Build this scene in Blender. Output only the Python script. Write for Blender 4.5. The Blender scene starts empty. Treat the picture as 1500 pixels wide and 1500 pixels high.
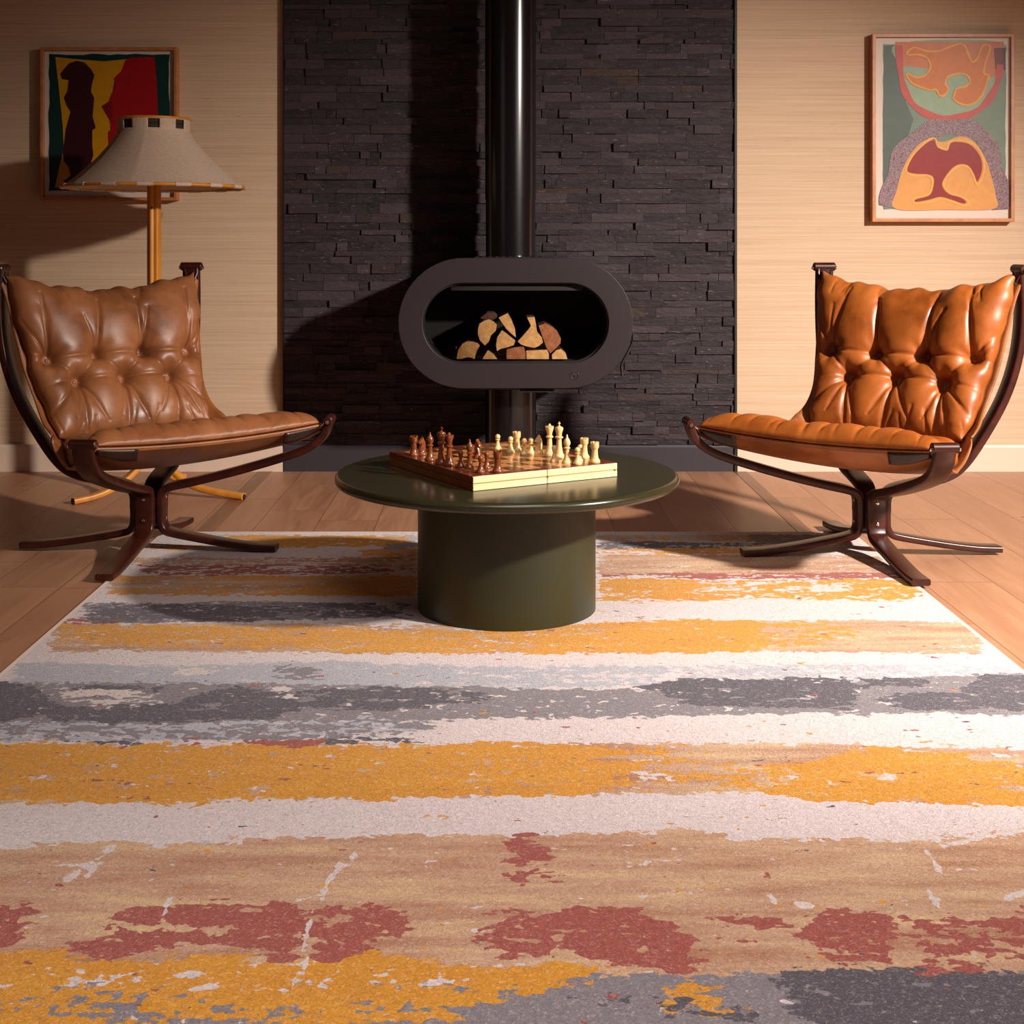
import bpy, math, random
import numpy as np
from mathutils import Vector, Matrix
random.seed(7); rng = np.random.default_rng(7)
C = bpy.context.scene.collection
S = bpy.context.scene
# ------------------------------------------------------------------ camera, world, lights
H, F = 0.95, 2000.0            # eye height (m), focal length in pixels of the 1500 px frame
cam_d = bpy.data.cameras.new('camera'); cam = bpy.data.objects.new('camera', cam_d); C.objects.link(cam)
cam.location = (0, 0, H); cam.rotation_euler = (math.pi/2, 0, 0)
cam_d.sensor_width = 36; cam_d.lens = F/1500*36
cam_d.shift_x = (750-724)/1500; cam_d.shift_y = -(750-357)/1500
cam_d.clip_start = .05
S.camera = cam
S.view_settings.view_transform = 'Standard'; S.view_settings.look = 'None'
S.view_settings.exposure = 0.0; S.view_settings.gamma = 1.0; S.view_settings.use_curve_mapping = False
W = bpy.data.worlds.new('world'); S.world = W; W.use_nodes = True
W.node_tree.nodes['Background'].inputs[0].default_value = (.9, .75, .68, 1)
W.node_tree.nodes['Background'].inputs[1].default_value = .03

def aim(o, target):
    o.rotation_euler = (Vector(target)-o.location).to_track_quat('-Z', 'Y').to_euler()
# key: a focused lamp on the right of the room
kd = bpy.data.lights.new('key_lamp', 'SPOT'); key = bpy.data.objects.new('key_lamp', kd); C.objects.link(key)
key.location = (3.50, 1.50, 2.48); aim(key, (1.50, 4.05, 0.12))
kd.energy = 2050; kd.color = (1, .895, .80); kd.shadow_soft_size = .11; kd.spot_size = math.radians(72); kd.spot_blend = 1.0
# added soft fill light high on the right, not an actual window
fd = bpy.data.lights.new('soft_window', 'AREA'); fill = bpy.data.objects.new('soft_window', fd); C.objects.link(fill)
fill.location = (3.1, 0.2, 2.1); aim(fill, (-.2, 2.6, 0))
fd.shape = 'RECTANGLE'; fd.size = 1.8; fd.size_y = 1.1; fd.energy = 9; fd.color = (1, .84, .78)
# added broad overhead fill to brighten the near rug, no actual ceiling fitting
od = bpy.data.lights.new('ceiling_glow', 'AREA'); ov = bpy.data.objects.new('ceiling_glow', od); C.objects.link(ov)
ov.location = (0.3, 1.5, 2.62); aim(ov, (0.1, 1.7, 0))
od.shape = 'RECTANGLE'; od.size = 2.0; od.size_y = 1.8; od.energy = 36; od.spread = math.radians(105); od.color = (1, .88, .82)
# low side window on the left of the room
ld = bpy.data.lights.new('left_window', 'AREA'); lf = bpy.data.objects.new('left_window', ld); C.objects.link(lf)
lf.location = (-2.6, 1.6, 1.7); aim(lf, (-0.9, 4.6, .6))
ld.shape = 'RECTANGLE'; ld.size = 1.2; ld.size_y = 1.4; ld.energy = 1.5; ld.color = (1, .80, .66)

# ------------------------------------------------------------------ helpers
def px(x, y, Y):               # a photo measurement turned into a world point at distance Y
    return Vector(((x-724)*Y/F, Y, H-(y-357)*Y/F))
def gnd(y, z=0.0): return (H-z)*F/(y-357)

class MB:
    def __init__(s): s.v = []; s.f = []; s.m = []
    def add(s, vs, fs, m=0):
        b = len(s.v); s.v += [tuple(p) for p in vs]
        for f in fs: s.f.append(tuple(i+b for i in f)); s.m.append(m)
    def box(s, c, d, m=0, rz=0.0):
        cx, cy, cz = c; a, b, h = d[0]/2, d[1]/2, d[2]/2; ca, sa = math.cos(rz), math.sin(rz)
        vs = [(cx+x*ca-y*sa, cy+x*sa+y*ca, cz+z) for z in (-h, h) for x, y in ((-a,-b),(a,-b),(a,b),(-a,b))]
        s.add(vs, [(3,2,1,0),(4,5,6,7),(0,1,5,4),(1,2,6,5),(2,3,7,6),(3,0,4,7)], m)
    def lathe(s, prof, n=32, c=(0,0,0), m=0, cap=True):
        vs = []; fs = []
        for r, z in prof:
            for i in range(n):
                a = 2*math.pi*i/n; vs.append((c[0]+r*math.cos(a), c[1]+r*math.sin(a), c[2]+z))
        for k in range(len(prof)-1):
            for i in range(n):
                j = (i+1) % n; fs.append((k*n+i, k*n+j, (k+1)*n+j, (k+1)*n+i))
        if cap:
            fs.append(tuple(reversed(range(n)))); fs.append(tuple((len(prof)-1)*n+i for i in range(n)))
        s.add(vs, fs, m)
    def sweep(s, pts, sec, m=0, up=None, closed=False, cap=True):
        """sec(i, n) -> list of (a, b) offsets; a along 'side', b along 'normal'"""
        P = [Vector(p) for p in pts]; n = len(P); vs = []; k = None
        side = None
        for i in range(n):
            t = (P[(i+1) % n]-P[i-1]) if closed else (P[min(i+1, n-1)]-P[max(i-1, 0)])
            t.normalize()
            if up is not None: side = Vector(up)
            elif side is None:
                side = t.cross(Vector((0,0,1)))
                if side.length < 1e-3: side = t.cross(Vector((0,1,0)))
            side = (side - t*side.dot(t)).normalized(); nr = side.cross(t).normalized()
            sc = sec(i, n); k = len(sc)
            for a, b in sc: vs.append(P[i]+side*a+nr*b)
        fs = []
        for i in range(n if closed else n-1):
            for j in range(k):
                q = (j+1) % k; i2 = (i+1) % n
                fs.append((i*k+j, i*k+q, i2*k+q, i2*k+j))
        if cap and not closed: fs += [tuple(reversed(range(k))), tuple((n-1)*k+j for j in range(k))]
        s.add(vs, fs, m)
    def tube(s, pts, r, n=12, m=0, closed=False):
        rr = r if callable(r) else (lambda i, N: r)
        s.sweep(pts, lambda i, N: [(rr(i,N)*math.cos(2*math.pi*j/n), rr(i,N)*math.sin(2*math.pi*j/n)) for j in range(n)], m, closed=closed)
    def prism(s, poly, y0, y1, mf=0, ms=None):      # poly in (x,z), extruded along y (front face y0)
        ms = mf if ms is None else ms; n = len(poly); b = len(s.v)
        s.v += [(x, y0, z) for x, z in poly]+[(x, y1, z) for x, z in poly]
        s.f.append(tuple(b+i for i in range(n))); s.m.append(mf)
        s.f.append(tuple(b+n+i for i in reversed(range(n)))); s.m.append(mf)
        for i in range(n):
            j = (i+1) % n; s.f.append((b+i, b+n+i, b+n+j, b+j)); s.m.append(ms)
    def build(s, name, mats, parent=None, loc=(0,0,0), smooth=False, origin=None, bevel=0, seg=2, angle=40):
        """vertices given in world space are shifted by -origin"""
        mats = mats if isinstance(mats, (list, tuple)) else [mats]
        o_ = Vector(origin) if origin is not None else Vector((0,0,0))
        me = bpy.data.meshes.new(name); me.from_pydata([tuple(Vector(p)-o_) for p in s.v], [], s.f)
        for mt in mats: me.materials.append(mt)
        me.polygons.foreach_set('material_index', s.m)
        import bmesh
        bm = bmesh.new(); bm.from_mesh(me); bmesh.ops.recalc_face_normals(bm, faces=bm.faces[:]); bm.to_mesh(me); bm.free()
        if smooth:
            me.polygons.foreach_set('use_smooth', [True]*len(me.polygons))
            try: me.set_sharp_from_angle(angle=math.radians(angle))
            except Exception: pass
        me.update()
        o = bpy.data.objects.new(name, me); C.objects.link(o)
        if parent is not None: o.parent = parent; o.location = loc
        else: o.location = Vector(loc) if origin is None else o_
        if bevel:
            b = o.modifiers.new('bevel', 'BEVEL'); b.width = bevel; b.segments = seg; b.limit_method = 'ANGLE'; b.angle_limit = math.radians(35)
            me.polygons.foreach_set('use_smooth', [True]*len(me.polygons))
            o.modifiers.new('wn', 'WEIGHTED_NORMAL')
        return o

def thing(name, label, cat, loc=(0,0,0), rz=0, group=None):
    o = bpy.data.objects.new(name, None); C.objects.link(o); o.empty_display_size = .1
    o.location = loc; o.rotation_euler = (0,0,rz); o['label'] = label; o['category'] = cat
    if group: o['group'] = group
    return o
def tag(o, label, cat, group=None):
    o['label'] = label; o['category'] = cat
    if group: o['group'] = group
    return o
def struct(o): o['kind'] = 'structure'; return o

def spline(pts, n=60, closed=False):
    P = [np.array(p, float) for p in pts]; out = []; m = len(P)
    segs = m if closed else m-1; per = max(2, n//segs)
    for i in range(segs):
        g = (lambda k: P[k % m]) if closed else (lambda k: P[min(max(k,0), m-1)])
        p0, p1, p2, p3 = g(i-1), g(i), g(i+1), g(i+2)
        for t in np.linspace(0, 1, per, endpoint=False):
            out.append(.5*((2*p1)+(-p0+p2)*t+(2*p0-5*p1+4*p2-p3)*t*t+(-p0+3*p1-3*p2+p3)*t**3))
    if not closed: out.append(P[-1])
    return out

# ------------------------------------------------------------------ materials
def srgb(r, g, b):
    f = lambda c: (c/255/12.92) if c/255 <= .04045 else ((c/255+.055)/1.055)**2.4
    return (f(r), f(g), f(b), 1)
class N:
    """small node-tree writer"""
    def __init__(s, name):
        s.mat = bpy.data.materials.new(name); s.mat.use_nodes = True; s.t = s.mat.node_tree
        s.b = s.t.nodes['Principled BSDF']
    def n(s, typ, **kw):
        nd = s.t.nodes.new(typ)
        for k, v in kw.items():
            if k.startswith('_'): setattr(nd, k[1:], v)
        return nd
    def link(s, a, b): s.t.links.new(a, b)
    def setin(s, sock, v):
        if hasattr(v, 'is_output') or isinstance(v, bpy.types.NodeSocket): s.link(v, sock)
        else: sock.default_value = v
    def coord(s, kind='Object', scale=(1,1,1), loc=(0,0,0), rot=(0,0,0)):
        tc = s.n('ShaderNodeTexCoord'); mp = s.n('ShaderNodeMapping')
        s.link(tc.outputs[kind], mp.inputs[0]); mp.inputs['Scale'].default_value = scale
        mp.inputs['Location'].default_value = loc; mp.inputs['Rotation'].default_value = rot
        return mp.outputs[0]
    def noise(s, vec, scale=5, detail=3, rough=.5, dist=0):
        nd = s.n('ShaderNodeTexNoise'); s.link(vec, nd.inputs['Vector'])
        nd.inputs['Scale'].default_value = scale; nd.inputs['Detail'].default_value = detail
        nd.inputs['Roughness'].default_value = rough; nd.inputs['Distortion'].default_value = dist
        return nd.outputs[0]
    def math(s, op, a, b=0.0, clamp=False):
        nd = s.n('ShaderNodeMath'); nd.operation = op; nd.use_clamp = clamp
        s.setin(nd.inputs[0], a); s.setin(nd.inputs[1], b); return nd.outputs[0]
    def rng(s, v, a, b, c=0.0, d=1.0):
        nd = s.n('ShaderNodeMapRange'); s.setin(nd.inputs[0], v)
        for i, q in enumerate((a, b, c, d)): s.setin(nd.inputs[i+1], q)
        return nd.outputs[0]
    def mix(s, fac, a, b, blend='MIX'):
        nd = s.n('ShaderNodeMix'); nd.data_type = 'RGBA'; nd.blend_type = blend
        s.setin(nd.inputs[0], fac); s.setin(nd.inputs[6], a); s.setin(nd.inputs[7], b); return nd.outputs[2]
    def ramp(s, fac, stops):
        nd = s.n('ShaderNodeValToRGB'); s.link(fac, nd.inputs[0]); e = nd.color_ramp.elements
        while len(e) < len(stops): e.new(.5)
        for i, (p, c) in enumerate(stops): e[i].position = p; e[i].color = c
        return nd.outputs[0]
    def bump(s, h, strength=.3, dist=.01, normal=None):
        nd = s.n('ShaderNodeBump'); s.link(h, nd.inputs['Height'])
        nd.inputs['Strength'].default_value = strength; nd.inputs['Distance'].default_value = dist
        if normal is not None: s.link(normal, nd.inputs['Normal'])
        s.link(nd.outputs[0], s.b.inputs['Normal']); return nd.outputs[0]
    def col(s, c): s.setin(s.b.inputs['Base Color'], c); return s
    def set(s, rough=None, metal=None, spec=None, coat=None, coat_r=None):
        if rough is not None: s.setin(s.b.inputs['Roughness'], rough)
        if metal is not None: s.b.inputs['Metallic'].default_value = metal
        if spec is not None: s.b.inputs['Specular IOR Level'].default_value = spec
        if coat is not None: s.b.inputs['Coat Weight'].default_value = coat
        if coat_r is not None: s.b.inputs['Coat Roughness'].default_value = coat_r
        return s

def m_plain(name, c, rough=.5, metal=0, spec=.5, var=.08, scale=30, bump=0, bd=.002, coat=0, coat_r=.1):
    m = N(name); v = m.coord(); nz = m.noise(v, scale, 4)
    dk = tuple(x*(1-var) for x in c[:3])+(1,); lt = tuple(min(1, x*(1+var)) for x in c[:3])+(1,)
    m.col(m.mix(nz, dk, lt)).set(rough, metal, spec, coat, coat_r)
    if bump: m.bump(nz, bump, bd)
    return m.mat

def mat_floor():
    m = N('oak_planks'); tc = m.n('ShaderNodeTexCoord'); sp = m.n('ShaderNodeSeparateXYZ'); m.link(tc.outputs['Object'], sp.inputs[0])
    x, y = sp.outputs[0], sp.outputs[1]
    pw = .20
    xs = m.math('DIVIDE', x, pw); xi = m.math('FLOOR', xs); xf = m.math('SUBTRACT', xs, xi)
    wn = m.n('ShaderNodeTexWhiteNoise'); wn.noise_dimensions = '1D'; m.link(xi, wn.inputs['W'])
    ys = m.math('ADD', m.math('DIVIDE', y, 1.7), m.math('MULTIPLY', wn.outputs[0], 7.3)); yi = m.math('FLOOR', ys); yf = m.math('SUBTRACT', ys, yi)
    wn2 = m.n('ShaderNodeTexWhiteNoise'); wn2.noise_dimensions = '2D'; cb = m.n('ShaderNodeCombineXYZ'); m.link(xi, cb.inputs[0]); m.link(yi, cb.inputs[1]); m.link(cb.outputs[0], wn2.inputs['Vector'])
    r = wn2.outputs[0]
    # grain, shifted per plank
    off = m.n('ShaderNodeCombineXYZ'); m.link(m.math('ADD', m.math('MULTIPLY', x, 16.0), m.math('MULTIPLY', r, 37.0)), off.inputs[0]); m.link(m.math('MULTIPLY', y, 1.6), off.inputs[1])
    g = m.noise(off.outputs[0], 1.0, 6, .6, 1.2)
    off2 = m.n('ShaderNodeCombineXYZ'); m.link(m.math('MULTIPLY', x, 130.0), off2.inputs[0]); m.link(m.math('MULTIPLY', y, 5.0), off2.inputs[1])
    g2 = m.noise(off2.outputs[0], 1.0, 3, .5)
    c = m.ramp(g, [(.25, srgb(160,112,84)), (.5, srgb(178,130,98)), (.78, srgb(194,148,116))])
    c = m.mix(m.rng(r, 0, 1, .0, .34), c, srgb(134,88,68))
    c = m.mix(m.rng(g2, .45, .8, 0, .25), c, srgb(120,78,52))
    # fine knots
    kn = m.n('ShaderNodeTexVoronoi'); m.link(m.coord('Object', (3.5, 1.6, 1)), kn.inputs['Vector']); kn.inputs['Scale'].default_value = 1.3
    c = m.mix(m.rng(kn.outputs['Distance'], .012, .035, .7, 0), c, srgb(78,46,28))
    ex = m.math('MINIMUM', xf, m.math('SUBTRACT', 1.0, xf)); ey = m.math('MINIMUM', yf, m.math('SUBTRACT', 1.0, yf))
    gap = m.math('MINIMUM', m.rng(ex, 0, .012, 0, 1), m.rng(ey, 0, .0018, 0, 1))
    c = m.mix(gap, srgb(112,74,54), c)
    m.col(c).set(rough=m.rng(g, .2, .8, .36, .5), spec=.45)
    h = m.math('ADD', m.math('MULTIPLY', gap, .5), m.math('MULTIPLY', g2, .12))
    m.bump(h, .35, .003)
    return m.mat

def mat_wallpaper():
    m = N('grasscloth'); v = m.coord('Object', (1.6, 1, 170)); g = m.noise(v, 1.0, 5, .65, .3)
    v2 = m.coord('Object', (5, 1, 420)); g2 = m.noise(v2, 1.0, 3, .6)
    v3 = m.coord('Object', (9, 1, 60)); g3 = m.noise(v3, 1.6, 2, .5)
    c = m.ramp(g, [(.25, srgb(188,158,130)), (.5, srgb(204,175,146)), (.75, srgb(216,189,161))])
    c = m.mix(m.rng(g3, .68, .8, 0, .3), c, srgb(150,112,82))
    c = m.mix(m.rng(g2, .55, .8, 0, .25), c, srgb(224,200,174))
    # faint vertical joins of the strips
    m.col(c).set(rough=.75, spec=.25); m.bump(m.math('ADD', g, m.math('MULTIPLY', g2, .5)), .3, .0015)
    return m.mat

def mat_slate():
    m = N('split_slate'); at = m.n('ShaderNodeAttribute'); at.attribute_name = 'tone'
    v = m.coord('Object', (10, 10, 42)); g = m.noise(v, 1.2, 6, .65, .5)
    v2 = m.coord('Object', (34, 34, 150)); g2 = m.noise(v2, 1.0, 3, .6, .6)
    c = m.ramp(at.outputs['Fac'], [(0, srgb(22,17,19)), (.5, srgb(39,31,34)), (.92, srgb(62,51,55)), (.96, srgb(46,31,26)), (1, srgb(60,42,32))])
    c = m.mix(m.rng(g, .35, .75, 0, .55), c, srgb(60,50,55))
    c = m.mix(m.rng(g2, .645, .70, 0, .6), c, srgb(122,104,106))
    m.col(c).set(rough=.62, spec=.4)
    m.bump(m.math('ADD', g, m.math('MULTIPLY', g2, .35)), .9, .008)
    return m.mat

def mat_leather(name, base, dark, light, rough=.34):
    m = N(name); v = m.coord(); g = m.noise(v, 7, 5, .6, .4); g2 = m.noise(v, 60, 3, .6)
    vo = m.n('ShaderNodeTexVoronoi'); m.link(v, vo.inputs['Vector']); vo.inputs['Scale'].default_value = 420
    c = m.ramp(g, [(.28, dark), (.5, base), (.74, light)])
    c = m.mix(m.rng(g2, .5, .8, 0, .22), c, dark)
    m.col(c).set(rough=m.rng(g, .3, .7, rough-.05, rough+.1), spec=.5)
    m.bump(m.math('ADD', m.math('MULTIPLY', vo.outputs['Distance'], .5), m.math('MULTIPLY', g2, .8)), .22, .0012)
    return m.mat

def mat_wood(name, a, b, rough=.3, scale=(2, 30, 30), coat=.0, spec=.5, dist=1.0):
    m = N(name); v = m.coord('Object', scale); g = m.noise(v, 1.5, 5, .6, dist)
    m.col(m.ramp(g, [(.3, a), (.7, b)])).set(rough, spec=spec, coat=coat, coat_r=.12); m.bump(g, .08, .001)
    return m.mat

def mat_glass(name, tint=(.93,.95,.95,1), f0=1.45, rough=.02):
    m = N(name); t = m.t; t.nodes.remove(m.b); out = t.nodes['Material Output']
    tr = m.n('ShaderNodeBsdfTransparent'); tr.inputs[0].default_value = tint
    gl = m.n('ShaderNodeBsdfGlossy'); gl.inputs['Roughness'].default_value = rough
    fr = m.n('ShaderNodeFresnel'); fr.inputs[0].default_value = f0
    mx = m.n('ShaderNodeMixShader'); m.link(fr.outputs[0], mx.inputs[0]); m.link(tr.outputs[0], mx.inputs[1]); m.link(gl.outputs[0], mx.inputs[2]); m.link(mx.outputs[0], out.inputs[0])
    return m.mat

def mat_rug():
    m = N('rug_pile')
    A = m.n('ShaderNodeAttribute'); A.attribute_name = 'dye_a'; B = m.n('ShaderNodeAttribute'); B.attribute_name = 'dye_b'; D = m.n('ShaderNodeAttribute'); D.attribute_name = 'dye_c'
    sa = m.n('ShaderNodeSeparateColor'); m.link(A.outputs['Color'], sa.inputs[0])
    sb = m.n('ShaderNodeSeparateColor'); m.link(B.outputs['Color'], sb.inputs[0])
    sd = m.n('ShaderNodeSeparateColor'); m.link(D.outputs['Color'], sd.inputs[0])
    def layer(sock, seed, amp=1.0, soft=.05, sc=1.0, diag=.5):
        v = m.coord('Object', (26*sc, 34*sc, 1), (seed*3.1, seed*1.7, 0)); n1 = m.noise(v, 1.0, 3, .55, .6)
        v2 = m.coord('Object', (4.5, 13, 1), (seed*5.3, seed*2.9, 0)); n2 = m.noise(v2, 1.0, 3, .55, .3)
        v3 = m.coord('Object', (62, 74, 1), (seed, seed, 0)); n3 = m.noise(v3, 1.0, 1, .4, .3)
        v4 = m.coord('Object', (9, 40, 1), (seed*2.3, seed*4.1, 0), (0, 0, math.radians(38))); n4 = m.noise(v4, 1.0, 2, .5, .4)
        n1 = m.math('ADD', n1, m.math('MULTIPLY', m.math('SUBTRACT', n4, .5), .55*diag))
        n_ = m.math('ADD', m.math('ADD', m.math('MULTIPLY', m.math('SUBTRACT', n1, .5), 2.3*amp), m.math('MULTIPLY', m.math('SUBTRACT', n2, .5), 1.25*amp)), m.math('MULTIPLY', m.math('SUBTRACT', n3, .5), 1.25*amp))
        return m.rng(m.math('ADD', sock, n_), .5-soft, .5+soft, 0, 1)
    cream, tan, blue = srgb(228,214,214), srgb(208,168,136), srgb(186,187,196)
    yel, grey, dark, red = srgb(226,158,42), srgb(138,132,138), srgb(90,86,96), srgb(168,86,76)
    vb = m.noise(m.coord('Object', (3, 18, 1)), 1.0, 4, .6)
    tan2 = m.mix(m.rng(vb, .46, .68, 0, .85), tan, srgb(176,116,84)); tan2 = m.mix(m.rng(vb, .34, .46, .9, 0), tan2, srgb(222,188,142))
    yel2 = m.mix(m.rng(vb, .3, .7, 0, .4), yel, srgb(208,132,30))
    c = cream
    vf = m.noise(m.coord('Object', (22, 60, 1), (5, 9, 0)), 1.0, 2, .5)
    c = m.mix(m.rng(vf, .70, .73, 0, .6), c, srgb(170,140,130))
    c = m.mix(layer(sa.outputs[1], 3, .8, .16), c, blue)
    c = m.mix(layer(sb.outputs[0], 4), c, grey)
    c = m.mix(layer(sa.outputs[0], 1), c, tan2)
    c = m.mix(layer(sa.outputs[2], 2, 1.15, diag=1.0), c, yel2)
    c = m.mix(layer(m.math('SUBTRACT', sb.outputs[1], .06), 5, 1.05, .03, diag=1.2), c, dark)
    c = m.mix(layer(m.math('SUBTRACT', sb.outputs[2], .05), 6, 1.05, .03, diag=1.8), c, red)
    c = m.mix(layer(sd.outputs[0], 7, .5, .04), c, srgb(226,212,208))
    # looped pile
    vo = m.n('ShaderNodeTexVoronoi'); wv = m.noise(m.coord('Object', (60,60,1)), 1.0, 2)
    cw = m.n('ShaderNodeVectorMath'); cw.operation = 'ADD'; m.link(m.coord('Object', (170,170,1)), cw.inputs[0])
    sc_ = m.n('ShaderNodeVectorMath'); sc_.operation = 'SCALE'; m.link(m.noise(m.coord('Object', (90,90,1)), 1.0, 2) , sc_.inputs[0]); sc_.inputs['Scale'].default_value = 2.2
    m.link(sc_.outputs[0], cw.inputs[1]); m.link(cw.outputs[0], vo.inputs['Vector']); vo.inputs['Scale'].default_value = 1.0
    pil = m.noise(cw.outputs[0], 1.0, 3, .6, 1.4)
    c = m.mix(m.rng(pil, .34, .5, .6, 0), c, m.mix(.5, c, srgb(60,44,40)))
    c = m.mix(m.rng(pil, .54, .68, 0, .5), c, m.mix(.45, c, srgb(255,240,225)))
    m.col(c).set(rough=.95, spec=.1)
    m.b.inputs['Sheen Weight'].default_value = .15
    m.bump(pil, .85, .006)
    return m.mat

M = {}
M['floor'] = mat_floor(); M['paper'] = mat_wallpaper(); M['slate'] = mat_slate(); M['rug'] = mat_rug()
M['cream_paint'] = m_plain('cream_paint', srgb(216,192,172), .45, var=.03)
M['dark_paint'] = m_plain('dark_skirting_paint', srgb(48,42,48), .55, var=.08)
M['ceiling'] = m_plain('ceiling_paint', srgb(120,100,88), .8, var=.03)
M['plain_wall'] = m_plain('room_wall', srgb(110,84,68), .8, var=.05)
M['black_trim'] = m_plain('black_edge', srgb(16,14,15), .5, var=.1)
M['leather_l'] = mat_leather('tan_leather_worn', srgb(148,92,54), srgb(112,66,38), srgb(166,108,66), .38)  # left chair: duller, less orange brown than the right one
M['leather_r'] = mat_leather('cognac_leather', srgb(154,82,28), srgb(114,56,18), srgb(170,96,38), .40)
M['sling'] = mat_leather('sling_leather', srgb(150,90,46), srgb(110,60,30), srgb(166,104,58), .42)
M['patch'] = mat_leather('dark_leather', srgb(44,24,16), srgb(30,16,12), srgb(56,32,20), .35)
M['rosewood'] = mat_wood('lacquered_rosewood', srgb(40,13,9), srgb(70,26,16), .34, (9,9,9), coat=.06, spec=.4)
M['chrome'] = m_plain('polished_metal', (.75,.72,.7,1), .15, 1, var=.03)
M['olive'] = m_plain('olive_lacquer', srgb(46,44,26), .24, var=.04, scale=6, spec=.5)
M['olive_base'] = m_plain('olive_lacquer_base', srgb(46,47,25), .42, var=.05, scale=6)
M['stove'] = m_plain('stove_black_paint', srgb(42,33,37), .48, var=.05, scale=12, spec=.4)
M['flue'] = m_plain('flue_black_paint', srgb(20,16,18), .19, var=.05, scale=8, spec=.6)
M['soot'] = m_plain('firebox_soot', srgb(30,25,24), .9, var=.4, scale=20, bump=.4)
M['baffle'] = m_plain('baffle_plate', srgb(46,38,38), .6, var=.1)
M['stove_glass'] = mat_glass('stove_glass', (.97,.97,.97,1), 1.35)
M['pic_glass'] = mat_glass('picture_glass', (.97,.97,.97,1), 1.16, .32)
M['linen'] = None
M['beech'] = mat_wood('honey_beech', srgb(196,120,34), srgb(222,150,56), .35, (14,14,3), dist=.4)
M['frame_wood'] = mat_wood('oak_frame', srgb(170,98,48), srgb(198,128,70), .4, (12,12,12))
M['mount'] = m_plain('mount_paper', srgb(222,206,192), .8, var=.03)
M['chess_dark'] = mat_wood('chess_dark_wood', srgb(104,48,20), srgb(140,74,34), .25, (20,20,60), coat=.3)
M['chess_light'] = mat_wood('chess_light_wood', srgb(226,186,120), srgb(240,208,150), .3, (20,20,60), coat=.3)
M['board_red'] = mat_wood('board_mahogany', srgb(88,34,16), srgb(126,58,28), .28, (5,60,60), coat=.3)
M['board_pale'] = mat_wood('board_maple', srgb(232,206,146), srgb(246,226,176), .4, (5,60,60))
M['felt'] = m_plain('black_rubber', srgb(20,18,17), .8)

def mat_linen():
    m = N('linen_shade'); v = m.coord('Object', (1,1,1)); g = m.noise(m.coord('Object', (60,60,420)), 1.0, 3, .6); g2 = m.noise(m.coord('Object', (420,420,60)), 1.0, 3, .6)
    s_ = m.math('MULTIPLY', m.math('ADD', g, g2), .5)
    c = m.mix(m.rng(s_, .35, .65, 0, 1), srgb(186,160,138), srgb(214,190,168))
    m.col(c).set(.9, spec=.1); m.bump(s_, .4, .0015)
    return m.mat
M['linen'] = mat_linen()
def mat_endgrain(name, a, b):
    m = N(name); v = m.coord(); g = m.noise(v, 30, 5, .65, 1.5); g2 = m.noise(m.coord('Object', (140,10,140)), 1, 3)
    c = m.ramp(g, [(.3, a), (.65, b)]); c = m.mix(m.rng(g2, .5, .8, 0, .35), c, srgb(140,80,40))
    m.col(c).set(.8, spec=.2); m.bump(g, .4, .004); return m.mat
M['end'] = mat_endgrain('split_wood_end', srgb(206,146,84), srgb(236,188,124))
M['end_red'] = mat_endgrain('split_wood_reddish', srgb(150,88,58), srgb(186,120,82))
M['bark'] = m_plain('bark', srgb(86,56,38), .9, var=.5, scale=40, bump=.9, bd=.01)

# ------------------------------------------------------------------ room
WY = 5.706; XL, XR, YB, ZC = -3.2, 3.6, -2.6, 2.7
def slab(name, c, d, mat):
    b = MB(); b.box(c, d); return struct(b.build(name, mat))
slab('floor', ((XL+XR)/2, (YB+WY)/2, -.05), (XR-XL+.4, WY-YB+.4, .1), M['floor'])
slab('ceiling', ((XL+XR)/2, (YB+WY)/2, ZC+.05), (XR-XL+.4, WY-YB+.4, .1), M['ceiling'])
slab('wall_back', ((XL+XR)/2, WY+.06, ZC/2), (XR-XL+.4, .1, ZC), M['paper'])
slab('wall_left', (XL-.05, (YB+WY)/2, ZC/2), (.1, WY-YB+.02, ZC), M['plain_wall'])
slab('wall_right', (XR+.05, (YB+WY)/2, ZC/2), (.1, WY-YB+.02, ZC), M['plain_wall'])
slab('wall_front', ((XL+XR)/2, YB-.05, ZC/2), (XR-XL+.4, .1, ZC), M['plain_wall'])
SX0, SX1 = -.877, 1.000
def skirting(name, x0, x1, mat, d=.018, h=.113):
    b = MB(); yb = WY+.011
    b.prism([(0,0)], 0, 0) if False else None
    prof = [(0, 0), (-d-.01, 0), (-d-.01, h-.012), (-d-.006, h-.003), (-d, h), (0, h)]
    n = len(prof); vs = [(x0, yb+a, z) for a, z in prof]+[(x1, yb+a, z) for a, z in prof]
    fs = [tuple(range(n)), tuple(reversed(range(n, 2*n)))]+[(i, (i+1) % n, n+(i+1) % n, n+i) for i in range(n)]
    b.add(vs, fs); return struct(b.build(name, mat))
skirting('baseboard_left', XL, SX0-.002, M['cream_paint'])
skirting('baseboard_right', SX1+.014, XR, M['cream_paint'])
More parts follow.
